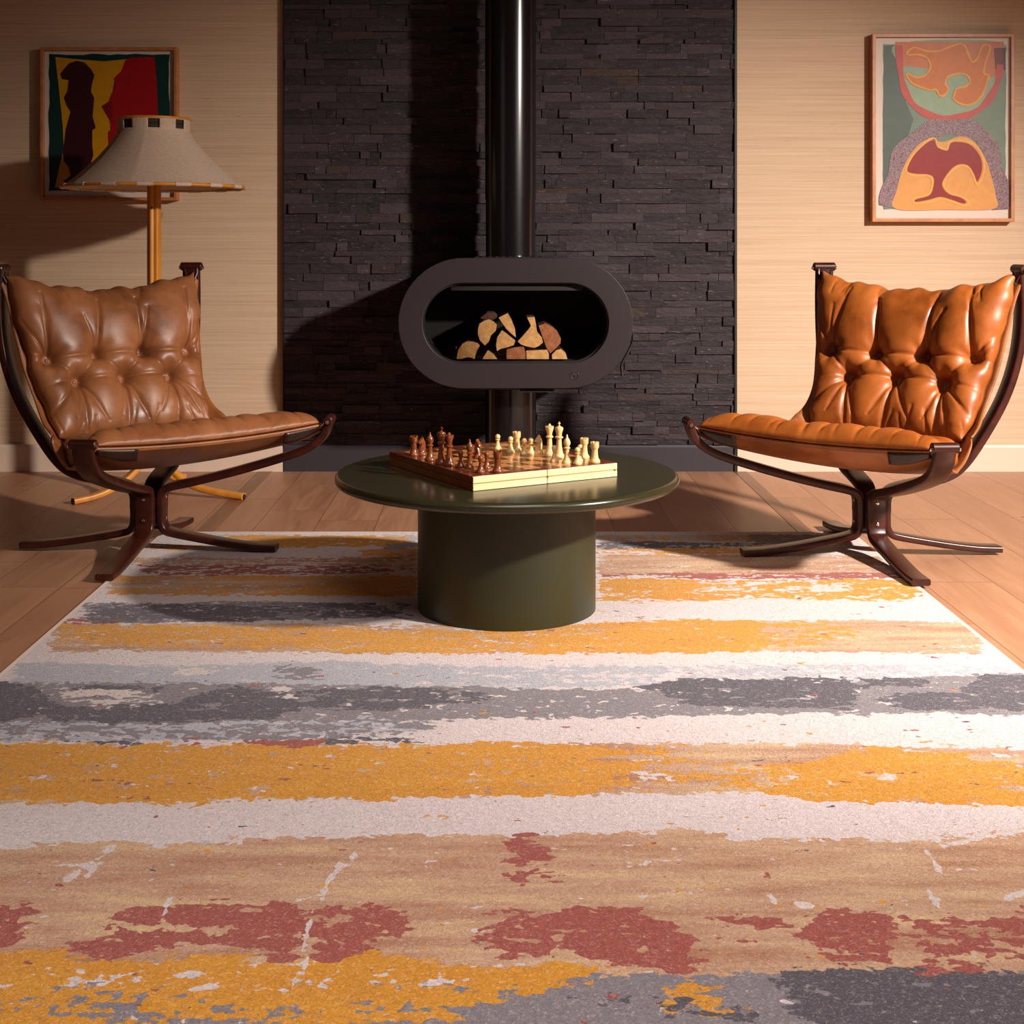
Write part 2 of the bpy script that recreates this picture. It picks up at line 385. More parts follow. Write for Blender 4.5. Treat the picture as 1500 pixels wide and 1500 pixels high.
# split-slate cladding: every strip has its own length and depth
def slate_wall():
    b = MB(); tone = []; z = .113; fy = WY+.010
    while z < ZC-.001:
        if random.random() < .4: h = random.uniform(.018, .026)
        else: h = random.uniform(.028, .042)
        h = min(h, ZC-z); x = SX0-random.uniform(0, .1)
        while x < SX1:
            l = random.choice([random.uniform(.04,.10), random.uniform(.09,.18), random.uniform(.14,.26)])
            x0, x1 = max(x, SX0), min(x+l, SX1)
            if x1-x0 > .004:
                d = .016+random.random()**1.3*.016; g = .0007
                t = random.random()
                n0 = len(b.f)
                x0g, x1g, z0, z1 = x0+g, x1-g, z+g*.5, z+h-g*.5
                dj = [d+random.uniform(-.0022,.0022) for _ in range(4)]
                vs = [(x0g, fy, z0), (x1g, fy, z0), (x1g, fy, z1), (x0g, fy, z1), (x0g, fy-dj[0], z0), (x1g, fy-dj[1], z0), (x1g, fy-dj[2], z1), (x0g, fy-dj[3], z1)]
                b.add(vs, [(4,5,6,7), (0,1,5,4), (1,2,6,5), (2,3,7,6), (3,0,4,7)])
                tone += [t]*(len(b.f)-n0)
            x += l
        z += h
    b.add([(SX0, fy-.015, .113), (SX1, fy-.015, .113), (SX1, fy-.015, ZC), (SX0, fy-.015, ZC)], [(0,1,2,3)]); tone.append(.0)
    me_o = b.build('wall_slate', M['slate'])
    a = me_o.data.attributes.new('tone', 'FLOAT', 'FACE'); a.data.foreach_set('value', tone)
    return struct(me_o)
slate_wall()
skirting('baseboard_slate', SX0, SX1, M['dark_paint'], d=.014)
b = MB(); b.box((SX1+.006, WY-.005, ZC/2), (.010, .034, ZC)); struct(b.build('trim_1', M['black_trim']))
b = MB(); b.box((SX0-.002, WY-.003, ZC/2), (.004, .028, ZC)); struct(b.build('trim_2', M['black_trim']))
# darker threshold board running out from the edge of the slate
b = MB(); b.box((1.025, 5.06, .0006), (.05, 1.27, .0012)); struct(b.build('trim_3', mat_wood('dark_oak_strip', srgb(110,68,46), srgb(140,92,64), .4, (20,2,2))))
b = MB(); b.box((-.955, 5.06, .0006), (.06, 1.27, .0012)); struct(b.build('trim_4', bpy.data.materials['dark_oak_strip']))

# ------------------------------------------------------------------ rug
RX0, RX1, RY0, RY1, RZ = -1.075, 1.161, 1.20, 4.47, .006
# strokes: layer -> list of stations lists (x_px, y_top, y_bottom, density)
ST = {'tan': [], 'blue': [], 'yel': [], 'grey': [], 'dark': [], 'red': [], 'white': []}
def st(layer, *s): ST[layer].append(s)
# far end
st('yel', (330,784,801,.75), (400,784,802,.9), (560,785,800,.9), (600,786,795,.5))
st('yel', (215,799,806,.7), (300,799,806,.6))
st('yel', (875,786,792,.5), (1100,786,792,.45)); st('yel', (875,801,813,.6), (1010,801,812,.75), (1190,800,812,.5))
st('yel', (530,806,815,.7), (612,804,816,.8))
st('blue', (285,783,790,.7), (420,783,790,.5)); st('blue', (560,784,812,.7), (612,784,812,.8)); st('blue', (875,783,806,.8), (1050,783,803,.75), (1240,783,796,.6))
st('dark', (875,793,805,.65), (1000,794,804,.7), (1120,796,802,.5)); st('grey', (1090,783,796,.75), (1230,783,798,.8))
st('grey', (560,794,806,.7), (612,792,808,.75))
st('tan', (190,816,830,.6), (420,816,828,.62), (612,816,830,.6)); st('tan', (875,813,842,.85), (1100,813,842,.9), (1300,814,842,.7))
st('red', (205,828,843,.72), (300,829,843,.75), (420,826,842,.62), (612,828,840,.55)); st('red', (875,841,847,.6), (1000,839,848,.75), (1150,839,848,.75), (1335,840,849,.7))
st('tan', (160,843,870,.85), (400,843,870,.85), (612,843,872,.8))
st('yel', (160,844,850,.7), (612,843,851,.7)); st('yel', (160,862,872,.45), (400,858,873,.6), (612,852,874,.85))
st('yel', (875,848,879,.85), (1000,848,879,.85), (1100,850,878,.6), (1200,848,878,.7), (1345,850,880,.75))
st('white', (1020,858,868,.5), (1090,858,868,.55)); st('white', (1180,854,868,.62), (1250,854,868,.55))
st('dark', (125,888,912,.65), (160,885,913,.78), (300,885,911,.8), (390,886,910,.72), (450,884,904,.5), (540,882,903,.62), (590,888,908,.5))
st('grey', (120,884,914,.7), (390,882,910,.8), (600,884,905,.6))
st('red', (105,905,914,.62), (165,907,914,.55))
st('tan', (75,912,956,.75), (300,914,954,.85), (612,914,958,.7), (870,914,956,.6), (1110,910,955,.8), (1250,908,955,.95), (1440,912,957,.9))
st('yel', (85,912,940,.55), (200,914,948,.72), (350,916,950,.68), (470,916,952,.72), (560,922,957,.85), (700,926,958,.8), (870,914,958,.72), (960,908,956,.9), (1100,908,955,.9), (1130,912,950,.45), (1190,908,945,.62), (1260,912,945,.3))
st('blue', (20,968,1006,.8), (200,976,1004,.8), (480,968,1006,.85), (620,974,1008,.8), (800,976,1008,.66), (1000,974,1004,.55), (1200,972,1000,.6), (1500,974,1000,.6))
st('blue', (0,1056,1088,.75), (250,1056,1086,.68), (480,1050,1080,.7), (640,1044,1078,.5))
st('grey', (0,998,1060,.75), (250,1000,1060,.8), (480,1002,1056,.8), (620,1004,1056,.75), (800,1010,1052,.8), (960,1008,1050,.85), (1200,1000,1045,.8), (1500,985,1048,.8))
st('grey', (400,974,992,.55), (470,974,1000,.62)); st('grey', (0,1058,1088,.45), (240,1066,1086,.55), (480,1048,1086,.6), (640,1050,1070,.4))
st('white', (250,978,992,.5), (300,978,990,.62), (330,980,990,.4)); st('white', (80,1006,1030,.50), (150,1008,1032,.56), (235,1010,1028,.5)); st('white', (380,1000,1020,.4), (420,1005,1025,.58), (440,1010,1030,.4))
st('dark', (0,1000,1056,.95), (50,1004,1050,.8), (90,1034,1058,.85), (160,1036,1060,.92), (250,1030,1060,.9), (330,1006,1054,.92), (410,1010,1050,.85), (450,1012,1036,.7), (560,1006,1042,.88), (630,1008,1036,.85), (680,1012,1030,.7), (735,1020,1027,.5))
st('dark', (90,1004,1022,.6), (160,1004,1020,.72), (240,1004,1016,.5))
st('dark', (930,1006,1011,.5), (965,1000,1014,.75), (1000,995,1034,.95), (1100,996,1036,.95), (1160,990,1034,.9), (1240,992,1040,.9), (1262,1006,1036,.6))
st('dark', (1258,993,1003,.6), (1360,992,1006,.75)); st('dark', (1280,1018,1034,.55), (1340,1012,1040,.8), (1400,1014,1040,.7), (1440,988,1040,.85), (1500,988,1042,.95))
st('dark', (100,1084,1092,.5), (230,1082,1092,.55)); st('dark', (470,1082,1090,.5), (560,1080,1090,.62), (640,1080,1088,.5))
st('red', (262,1082,1092,.55), (300,1084,1092,.6)); st('red', (350,1080,1093,.7), (470,1080,1092,.62))
# middle yellow
st('tan', (0,1094,1178,.8), (300,1094,1172,.7), (640,1092,1168,.7), (900,1090,1164,.95), (1100,1090,1160,.95), (1300,1092,1172,.8), (1500,1096,1180,.8))
st('yel', (0,1088,1172,.85), (150,1092,1178,.85), (400,1090,1172,.88), (640,1090,1168,.92), (760,1084,1164,.92), (860,1092,1164,.8), (930,1096,1150,.5), (1020,1100,1150,.35), (1110,1120,1162,.45), (1180,1116,1172,.82), (1280,1094,1176,.95), (1400,1106,1178,.9), (1500,1122,1184,.9))
st('yel', (925,1090,1106,.72), (980,1090,1108,.72)); st('white', (925,1128,1146,.56), (1000,1128,1148,.54)); st('white', (1280,1130,1144,.45), (1325,1132,1146,.55)); st('tan', (1420,1098,1116,.7), (1500,1100,1122,.9))
# broad tan
st('tan', (0,1242,1412,1.0), (180,1234,1412,1.0), (230,1240,1412,1), (400,1230,1412,1.0), (640,1224,1415,1), (800,1226,1425,1.0), (1000,1216,1425,1.0), (1100,1232,1425,1.0), (1350,1230,1425,.98), (1500,1216,1425,.98))
st('white', (1270,1222,1232,.55), (1360,1216,1232,.62), (1500,1212,1222,.5))
st('red', (742,1222,1290,.62), (765,1220,1300,.85), (785,1222,1285,.78), (800,1240,1296,.6), (822,1255,1288,.55))
st('red', (700,1338,1398,.55), (725,1334,1402,.78), (800,1336,1398,.75), (812,1340,1378,.6), (850,1334,1400,.9), (940,1334,1418,.97), (1000,1362,1422,.85), (1024,1376,1420,.6)); st('red', (670,1376,1400,.6), (702,1374,1402,.65))
st('red', (0,1326,1390,.85), (30,1326,1382,.75), (55,1330,1350,.5)); st('red', (105,1376,1400,.55), (140,1362,1402,.6), (180,1330,1396,.85), (220,1322,1390,.92), (320,1322,1384,.98), (380,1322,1400,.98), (425,1324,1412,.95), (445,1330,1398,.5), (470,1330,1410,.85), (540,1330,1396,.9), (580,1332,1370,.75), (606,1342,1376,.5))
st('red', (1040,1342,1352,.5), (1120,1340,1362,.62), (1180,1340,1358,.6)); st('red', (1060,1372,1382,.5), (1155,1386,1400,.62))
st('red', (1165,1362,1404,.6), (1210,1338,1408,.82), (1290,1336,1412,.88), (1320,1366,1420,.72)); st('red', (1325,1340,1372,.6), (1400,1340,1376,.7), (1440,1346,1400,.7), (1500,1340,1400,.75)); st('red', (1340,1376,1420,.58), (1430,1380,1416,.55))
st('yel', (0,1398,1475,.95), (90,1396,1465,.92), (110,1408,1465,.6), (200,1404,1490,.8), (300,1396,1500,.85), (420,1410,1480,.82), (560,1396,1480,.95), (700,1412,1478,.88), (760,1410,1455,.8), (850,1412,1438,.7), (900,1416,1428,.4))
st('yel', (960,1430,1475,.5), (1000,1436,1480,.58), (1070,1450,1480,.45)); st('yel', (0,1480,1560,.6), (160,1470,1560,.62), (700,1480,1560,.5))
st('grey', (0,1455,1900,.9), (160,1440,1900,.95), (400,1455,1900,.95), (760,1435,1900,1.0), (880,1424,1900,1.0), (1180,1418,1900,1.0), (1500,1418,1900,1.0))
st('grey', (180,1450,1485,.62), (205,1438,1490,.7)); st('grey', (300,1450,1475,.7), (330,1452,1475,.7))
st('dark', (1140,1420,1470,.5), (1162,1420,1484,.65), (1190,1418,1500,.92), (1300,1420,1560,.97), (1500,1424,1600,.98)); st('dark', (840,1450,1475,.45), (1100,1470,1500,.5))
st('red', (0,1700,1760,.9), (1500,1700,1760,.9))
# pale scratches
for (a, b_) in [((95,1290),(165,1242)), ((110,1275),(130,1262)), ((125,1284),(150,1262)), ((470,1318),(478,1298)), ((480,1296),(500,1262)), ((508,1270),(522,1248)), ((428,1455),(448,1405)), ((1358,1246),(1376,1275)), ((1360,1308),(1376,1326)), ((1165,1325),(1188,1328)), ((1128,1312),(1135,1322)), ((1380,1240),(1500,1212)), ((240,1342),(250,1316)), ((445,1392),(456,1330)), ((1474,1316),(1500,1306))]:
    ST['white'].append(('seg', a, b_))

def build_rug():
    dx = .01; nx = int(round((RX1-RX0)/dx)); ny = int(round((RY1-RY0)/.008))
    xs = np.linspace(RX0, RX1, nx+1); ys = np.linspace(RY0, RY1, ny+1)
    X, Y = np.meshgrid(xs, ys); PX = 724+X*F/Y; PY = 357+(H-RZ)*F/Y
    fields = {}
    to_y = lambda yp: (H-RZ)*F/(yp-357)
    for k, strokes in ST.items():
        acc = np.zeros_like(X)
        for s in strokes:
            if s[0] == 'seg':
                (ax, ay), (bx, by) = s[1], s[2]
                t = np.clip(((PX-ax)*(bx-ax)+(PY-ay)*(by-ay))/((bx-ax)**2+(by-ay)**2), 0, 1)
                d = np.hypot(PX-(ax+t*(bx-ax)), PY-(ay+t*(by-ay)))*Y/F
                acc = np.maximum(acc, .70*np.exp(-(d/.0065)**2)); continue
            sx = [q[0] for q in s]; x0, x1 = sx[0], sx[-1]
            top = to_y(np.interp(PX, sx, [q[1] for q in s])); bot = to_y(np.interp(PX, sx, [q[2] for q in s])); den = np.interp(PX, sx, [q[3] for q in s])
            soft = np.minimum(.030, .5*(top-bot)+.004)
            e = np.minimum(np.minimum((top-Y)/soft+.55, (Y-bot)/soft+.55), 1.0)
            sxx = .035
            ex = np.full_like(X, 1.0)
            if x0 > 2: ex = np.minimum(ex, (PX-x0)*Y/F/sxx+.5)
            if x1 < 1498: ex = np.minimum(ex, (x1-PX)*Y/F/sxx+.5)
            val = den*np.clip(e, 0, 1)*np.clip(ex, 0, 1)
            acc = np.maximum(acc, val)
        fields[k] = acc
    # push densities so that solid areas stay solid
    for k in fields: fields[k] = np.where(fields[k] > .5, .5+(fields[k]-.5)*1.25, np.where(fields[k] < .06, -.30, fields[k]))-.01
    V = np.stack([X.ravel(), Y.ravel(), np.full(X.size, RZ)], 1)
    n1 = nx+1; idx = np.arange(ny*nx); r, c = idx//nx, idx % nx; a = r*n1+c
    Fc = np.stack([a, a+1, a+n1+1, a+n1], 1)
    V[:, 0] -= 0.0
    me = bpy.data.meshes.new('pile'); me.from_pydata(V.tolist(), [], Fc.tolist()); me.materials.append(M['rug'])
    for nm, ks in (('dye_a', ('tan','blue','yel')), ('dye_b', ('grey','dark','red')), ('dye_c', ('white','white','white'))):
        at = me.attributes.new(nm, 'FLOAT_COLOR', 'POINT')
        arr = np.ones((X.size, 4), np.float32)
        for i, k in enumerate(ks): arr[:, i] = fields[k].ravel()
        at.data.foreach_set('color', arr.ravel())
    root = thing('area_rug', 'large abstract striped rug in yellow, grey, cream and brick red lying on the oak floor', 'rug', (0,0,0))
    o = bpy.data.objects.new('pile', me); C.objects.link(o); o.parent = root
    b = MB(); b.box(((RX0+RX1)/2, (RY0+RY1)/2, .0025), (RX1-RX0, RY1-RY0, .005)); b.build('backing', M['mount'], root)
    b = MB(); w = .011
    for c_, d_ in ((((RX0-w/2), (RY0+RY1)/2, .003), (w, RY1-RY0+2*w, .006)), (((RX1+w/2), (RY0+RY1)/2, .003), (w, RY1-RY0+2*w, .006)), (((RX0+RX1)/2, RY0-w/2, .003), (RX1-RX0, w, .006)), (((RX0+RX1)/2, RY1+w/2*.6, .003), (RX1-RX0, w*.6, .006))):
        b.box(c_, d_)
    bo = b.build('binding', m_plain('rug_binding', srgb(226,206,190), .8, var=.04), root); bo['label'] = 'cream stitched binding'
build_rug()

# ------------------------------------------------------------------ falcon-type sling chairs
def rect_sec(w, t, r=.006):
    """rounded rectangle: a = width, b = thickness"""
    out = []
    for cx, cy, a0 in ((w/2-r, t/2-r, 0), (-w/2+r, t/2-r, 90), (-w/2+r, -t/2+r, 180), (w/2-r, -t/2+r, 270)):
        for a in (0, 45, 90): out.append((cx+r*math.cos(math.radians(a0+a)), cy+r*math.sin(math.radians(a0+a))))
    return out
LEG = [(.041,.132),(.041,.105),(.043,.082),(.055,.062),(.085,.052),(.15,.040),(.24,.025),(.33,.014),(.40,.011)]
ARM_F = [(.041,.132),(.041,.160),(.048,.182),(.072,.196),(.15,.214),(.275,.246),(.42,.289),(.50,.320),(.545,.358),(.563,.402)]
ARM_R = [(.041,.132),(.041,.160),(.048,.182),(.075,.200),(.15,.216),(.22,.230),(.275,.262),(.335,.340),(.41,.47),(.453,.60),(.468,.73),(.464,.862)]
# sling side profile (forward, up), top of back to front of seat
PROF = [(-.312,.838),(-.272,.72),(-.226,.58),(-.174,.45),(-.138,.36),(-.092,.302),(-.02,.284),(.08,.292),(.20,.314),(.31,.346),(.395,.392)]
pp = np.array(spline(PROF, 400)); seg = np.hypot(*(np.diff(pp, axis=0).T)); al = np.concatenate([[0], np.cumsum(seg)]); LT = al[-1]
d0 = (pp[0]-pp[4]); d0 /= np.hypot(*d0); d1 = (pp[-1]-pp[-5]); d1 /= np.hypot(*d1)      # straight run-outs beyond both free edges
pp = np.vstack([pp[0]+d0*.06, pp, pp[-1]+d1*.06]); al = np.concatenate([[-.06], al, [LT+.06]])
HW = [(0,.330),(.15,.318),(.30,.300),(.46,.270),(.58,.252),(.74,.290),(.90,.345),(1.06,.385),(1.2,.39)]   # arclength -> half width
hwa = [q[0]*LT/1.10 for q in HW]; hwv = [q[1] for q in HW]
def half_w(a): return np.interp(a, hwa, hwv)
A_FOLD = float(al[np.argmin(np.abs(pp[:,0]+.135)+np.abs(pp[:,1]-.34))])
def sling_pt(s_, a):
    """s_: lateral metres, a: arclength; returns point (forward, lateral, up) and normal"""
    f = np.interp(a, al, pp[:,0]); z = np.interp(a, al, pp[:,1]); e = .01
    tf = np.interp(a+e, al, pp[:,0])-np.interp(a-e, al, pp[:,0]); tz = np.interp(a+e, al, pp[:,1])-np.interp(a-e, al, pp[:,1])
    l = np.hypot(tf, tz)+1e-9; nf, nz = -tz/l, tf/l
    w = half_w(a); u = np.clip(s_/w, -1.2, 1.2); sag = .030*(1-u*u)
    # the free top edge dips in the middle
    lift = .050*np.abs(u)**4*np.exp(-((a-A_FOLD-.03)/.13)**2)
    dip = .052*(1-u*u)*np.exp(-(a/.12)**2)
    fdip = .030*(1-u*u)*np.exp(-((LT-a)/.12)**2)
    f = f-nf*(sag-lift)-fdip*.6; z = z-nz*sag*.7-dip+nz*lift
    return f, s_, z, nf, nz

def segdist(Sx, Ax, p, q):
    (px_, py_), (qx, qy) = p, q; L2 = (qx-px_)**2+(qy-py_)**2
    t = np.clip(((Sx-px_)*(qx-px_)+(Ax-py_)*(qy-py_))/L2, 0, 1)
    return np.hypot(Sx-(px_+t*(qx-px_)), Ax-(py_+t*(qy-py_))), t

def cushion(kind, seed, mat, parent):
    r_ = np.random.default_rng(seed)
    if kind == 'back': a0, a1, T, inset = -.010, A_FOLD+.015, .088, .004
    else: a0, a1, T, inset = A_FOLD+.035, LT+.012, .098, .010
    nu, nv = 190, 150
    U, V = np.meshgrid(np.linspace(-1, 1, nu), np.linspace(0, 1, nv))
    # pack samples towards the edges so that the rounding is smooth
    U = np.sin(U*math.pi/2)*.6+U*.4; Vv = (1-np.cos(V*math.pi))/2*.6+V*.4
    A = a0+(a1-a0)*Vv
    hw = half_w(A)-inset
    if kind == 'back':
        A = A; hw = hw*(1-.03*np.exp(-((Vv-.5)/.12)**2))
    else:
        hw = hw*np.where(Vv > .9, 1-.06*((Vv-.9)/.1)**2, 1)
        A = A - .0*U
    wv = .0045*np.sin(U*13+seed)+.003*np.sin(U*29+seed*2)
    if kind == 'back': A = A + wv*np.exp(-(Vv/.25)**2)
    hw = hw + .003*np.sin(Vv*19+seed)+.002*np.sin(Vv*43+seed*3)
    Sx = U*hw
    eu = (1-np.abs(U)**5)**.5; ev = (1-np.abs(2*Vv-1)**8)**.5
    ev = np.nan_to_num(ev); eu = np.nan_to_num(eu)
    D = np.zeros_like(Sx); nzv = np.zeros_like(Sx)
    for k in range(7):                                  # soft random lumps
        fx, fy, ph = r_.uniform(4, 16), r_.uniform(4, 16), r_.uniform(0, 6)
        nzv += np.sin(Sx*fx*2+ph)*np.cos(A*fy*2+ph*1.7)*.0011
    creases = []; btn = []
    if kind == 'back':
        r1 = .272; r2 = .350; j = lambda q: r_.uniform(-q, q)
        B1 = [(s_, r1+j(.006)) for s_ in (-.235, -.078, .080, .235)]; B2 = [(s_, r2+j(.006)) for s_ in (-.155, .002, .158)]
        btn = B1+B2
        for i in range(3):
            creases += [(B1[i], B1[i+1], .010, .006), (B1[i], B2[i], .009, .006), (B2[i], B1[i+1], .009, .006)]
        for i in range(2): creases.append((B2[i], B2[i+1], .010, .007))
        for (s_, a_), dp in zip(B1, (.010, .016, .020, .012)):      # up to the top edge
            creases.append(((s_, a_), (s_*.96+j(.03)+.01, a0+.05+j(.02)), dp, .010))
            creases.append(((s_, a_), (s_+j(.07), a0+.13+j(.03)), dp*.6, .007))
        for (s_, a_) in B2:                                          # down to the fold
            creases.append(((s_, a_), (s_+j(.02), a1-.02), .016, .011)); creases.append(((s_, a_), (s_-.05+j(.02), a1-.07), .009, .008)); creases.append(((s_, a_), (s_+.055+j(.02), a1-.05), .010, .008))
        for sg, q in ((-1, B1[0]), (1, B1[3])):
            creases.append((q, (sg*.325, q[1]+.006), .012, .008)); creases.append((q, (sg*.31, q[1]-.12+j(.03)), .010, .007)); creases.append((q, (sg*.315, q[1]-.05), .006, .006))
        for sg, q in ((-1, B2[0]), (1, B2[2])):
            creases.append((q, (sg*.29, q[1]+.02), .006, .008)); creases.append((q, (sg*.29, q[1]+.13), .009, .008))
        for k in range(10):
            s0 = r_.uniform(-.29, .29); creases.append(((s0, a1-.0), (s0+j(.03), a1-.06-abs(j(.05))), .006, .006))
        for k in range(9):
            s0 = r_.uniform(-.29, .29); creases.append(((s0, a0), (s0+j(.03), a0+.05+abs(j(.04))), .006, .006))
    else:
        for k in range(12):
            s0 = -.33+.058*k+r_.uniform(-.018, .018); dd = r_.uniform(.06, .15)
            creases.append(((s0, a1+.01), (s0+r_.uniform(-.035, .035), a1-dd), r_.uniform(.007, .014), r_.uniform(.005, .009)))
        for k in range(10):
            s0 = r_.uniform(-.3, .3); aa = a1-r_.uniform(.03, .10)
            creases.append(((s0, aa), (s0+r_.uniform(-.05, .05), aa+r_.uniform(-.02, .02)), .005, .006))
        btn = [(s_, a0+.24) for s_ in (-.2, -.07, .07, .2)]
    for p, q, dp, w in creases:
        d, t = segdist(Sx, A, p, q)
        wig = w*.72*(1+.3*np.sin(t*9+dp*900))
        D -= .8*dp*np.exp(-(d/wig)**2)*(1-.55*t)
        D -= .55*dp*np.exp(-(d/(w*3.6))**2)*(1-.4*t)
    for i, (bs, ba) in enumerate(btn):
        r = np.hypot(Sx-bs, A-ba); th = np.arctan2(A-ba, Sx-bs)
        D -= .020*np.exp(-(r/.017)**2)+.015*np.exp(-(r/.05)**2)
        D += .0016*np.cos(6*th+i*2.1)*np.exp(-((r-.035)/.026)**2)
    full = T*eu*ev
    h = np.maximum(full+(D+nzv)*np.minimum(1, full/(T*.7)), full*.22)
    f, s_, z, nf, nz_ = sling_pt(Sx, A)
    if kind == 'seat':       # the front edge of the seat bulges forward
        pass
    top = np.stack([f+nf*(h+.006), s_, z+nz_*(h+.006)], -1); bot = np.stack([f+nf*.006, s_, z+nz_*.006], -1)
    # side bulge
    top[..., 1] += np.sign(U)*np.maximum(0, np.abs(U)-.9)*0
    Vt = np.concatenate([top.reshape(-1, 3), bot.reshape(-1, 3)])
    idx = np.arange((nv-1)*(nu-1)); r, c = idx//(nu-1), idx % (nu-1); a = r*nu+c; nn = nu*nv
    F1 = np.stack([a, a+nu, a+nu+1, a+1], 1); F2 = np.stack([a, a+1, a+nu+1, a+nu], 1)+nn
    me = bpy.data.meshes.new(kind+'_cushion'); me.from_pydata(Vt.tolist(), [], F1.tolist()+F2.tolist())
    import bmesh
    bm = bmesh.new(); bm.from_mesh(me); bmesh.ops.remove_doubles(bm, verts=bm.verts[:], dist=.0003); bmesh.ops.recalc_face_normals(bm, faces=bm.faces[:]); bm.to_mesh(me); bm.free()
    me.polygons.foreach_set('use_smooth', [True]*len(me.polygons)); me.materials.append(mat)
    o = bpy.data.objects.new(kind+'_cushion', me); C.objects.link(o); o.parent = parent
    if kind == 'back':
        for bs, ba in btn:
            i = np.argmin(np.hypot(Sx-bs, A-ba)); P = top.reshape(-1, 3)[i]; f_, _, z_, nf_, nz2 = sling_pt(np.array(bs), np.array(ba))
            b = MB(); n_ = 14; vs = []; fs = []
            nrm = Vector((float(nf_), 0, float(nz2))); e1 = Vector((0,1,0)); e2 = nrm.cross(e1)
            for k, (rr, hh) in enumerate(((.0068, 0), (.0064, .0022), (.0045, .0038), (.0015, .0044))):
                for q in range(n_):
                    an = 2*math.pi*q/n_; vs.append(Vector(P)+e1*rr*math.cos(an)+e2*rr*math.sin(an)+nrm*(hh-.001))
            for k in range(3):
                for q in range(n_): fs.append((k*n_+q, k*n_+(q+1) % n_, (k+1)*n_+(q+1) % n_, (k+1)*n_+q))
            fs.append(tuple(3*n_+q for q in range(n_)))
            b.add(vs, fs); b.build('button', mat, o, smooth=True)
    return o

